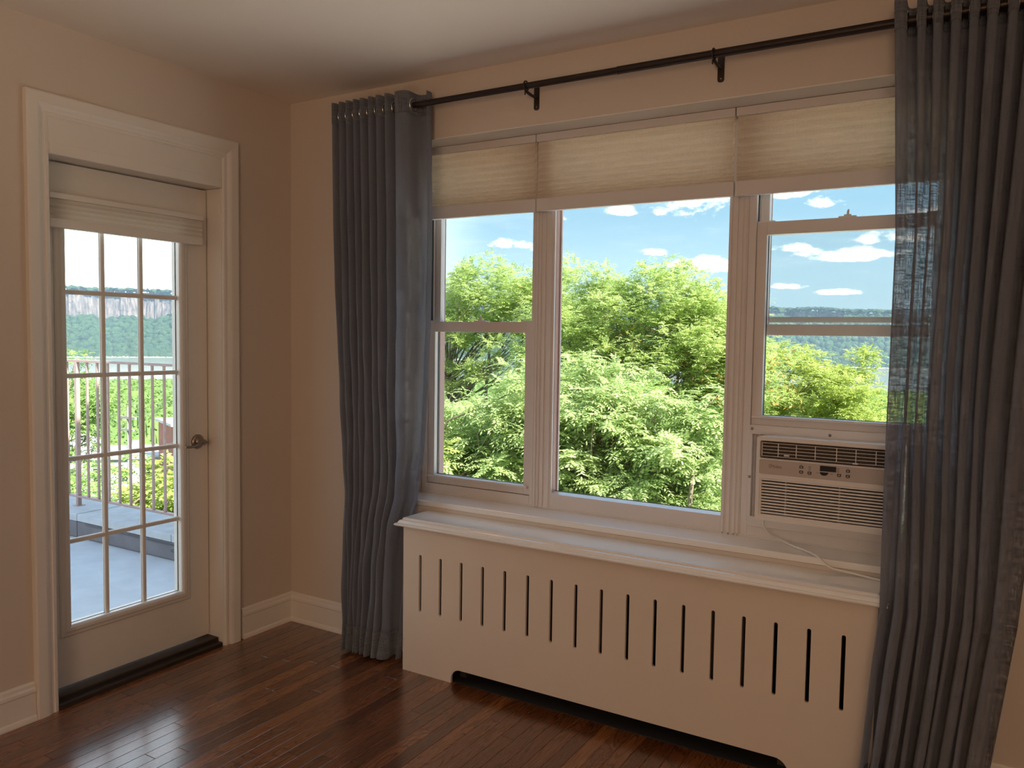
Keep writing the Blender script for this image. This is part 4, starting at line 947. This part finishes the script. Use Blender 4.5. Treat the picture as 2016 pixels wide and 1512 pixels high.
# ---- houses between the trees
def house(name, label, x, y, z0, z1, sx, sy, rot, m, cat='house', windows=True):
    root = empty(name, (x, y, z0), label, cat); root.rotation_euler.z = rot
    def lp(mb, nm, mm, par=root, **k):
        o = MB.build(mb, nm, mm, None, **k); o.parent = par; return o
    h = z1-z0
    lp(B(-sx/2, sx/2, -sy/2, sy/2, 0, h), 'wall', m)
    lp(B(-sx/2-.25, sx/2+.25, -sy/2-.25, sy/2+.25, h, h+.22), 'cornice', ROOFW)
    lp(B(-sx/2+.3, sx/2-.3, -sy/2+.3, sy/2-.3, h+.22, h+.26), 'roof', ROOFW)
    lp(B(sx*.12, sx*.22, -.5, .5, h+.26, h+1.2), 'chimney', m)
    if windows:
        n = max(2, int(sx/2.2))
        for k in range(n):
            for lev in (h-2.2, h-5.2):
                if lev < .5: continue
                xc = -sx/2+(k+.5)*sx/n
                for sgn in (-1,):
                    f = lp(B(xc-.48, xc+.48, sgn*sy/2-.06, sgn*sy/2+.02, lev, lev+1.5), 'window', ROOFW)
                    g = MB.build(B(xc-.38, xc+.38, sgn*sy/2-.09, sgn*sy/2-.05, lev+.12, lev+1.38), 'pane', mat('dark_pane', (.05, .06, .08), .1)); g.parent = f
    return root
cx_, cy_ = 3.05, -2.9
def face(x, y): return math.atan2(y-cy_, x-cx_)-PI/2
house('brick_house', 'red brick house with white cornice beyond the terrace railing', -58.5, 44.6, -16, -6.6, 5.5, 5.5, face(-57.5, 43.2)+.25, REDB)
house('white_house', 'low flat white roofed building beside the red brick house', -68.5, 43.6, -17, -10.2, 9, 8, face(-68.5, 43.6)-.2, ROOFW, windows=True)
house('white_house', 'smaller white roofed building half hidden by trees near the utility pole', -75.0, 41.5, -17, -9.4, 6, 6, face(-74, 41)+.3, ROOFW)
house('white_house', 'pale roofed building at the far end of the railing', -72.5, 36.0, -18, -10.6, 7, 6, face(-72, 36), ROOFW)
up = empty('utility_pole', (-59.5, 38.4, -17), 'grey wooden utility pole with crossarm standing in the trees', 'utility pole')
MB().tube([(-59.5, 38.4, -17), (-59.5, 38.4, -4.9)], .09, 8).build('pole', WOODP, up)
B(-60.6, -58.4, 38.3, 38.5, -5.9, -5.7).build('crossarm', WOODP, up)
B(-60.3, -58.7, 38.3, 38.5, -6.9, -6.75).build('crossarm', WOODP, up)

# ------------------------------------------------------------------ summer haze over the river valley
def haze():
    m = bpy.data.materials.new('haze'); m.use_nodes = True; N = m.node_tree.nodes; L = m.node_tree.links; N.clear()
    v = N.new('ShaderNodeVolumeScatter'); v.inputs['Color'].default_value = (.50, .74, 1, 1); v.inputs['Density'].default_value = 0.00044; v.inputs['Anisotropy'].default_value = .1
    o = N.new('ShaderNodeOutputMaterial'); L.new(v.outputs[0], o.inputs['Volume'])
    azv = np.linspace(60, 185, 26); vs = []
    for r in (645, 1392):
        for z in (-60, 130):
            for a in azv: x, y = polar(a, r); vs.append((x, y, z))
    n = 26; fs = []
    for k in range(n-1):
        fs += [(k, k+1, n+k+1, n+k), (2*n+k, 3*n+k, 3*n+k+1, 2*n+k+1), (k, 2*n+k, 2*n+k+1, k+1), (n+k, n+k+1, 3*n+k+1, 3*n+k)]
    fs += [(0, n, 3*n, 2*n), (n-1, 3*n-1, 4*n-1, 2*n-1)]
    fs[-1] = (n-1, 2*n-1, 4*n-1, 3*n-1)
    mb = MB(); mb.add(vs, fs); o = mb.build('haze', m, kind='stuff'); tag(o, 'thin blue summer haze hanging over the wide river', 'haze')
haze()
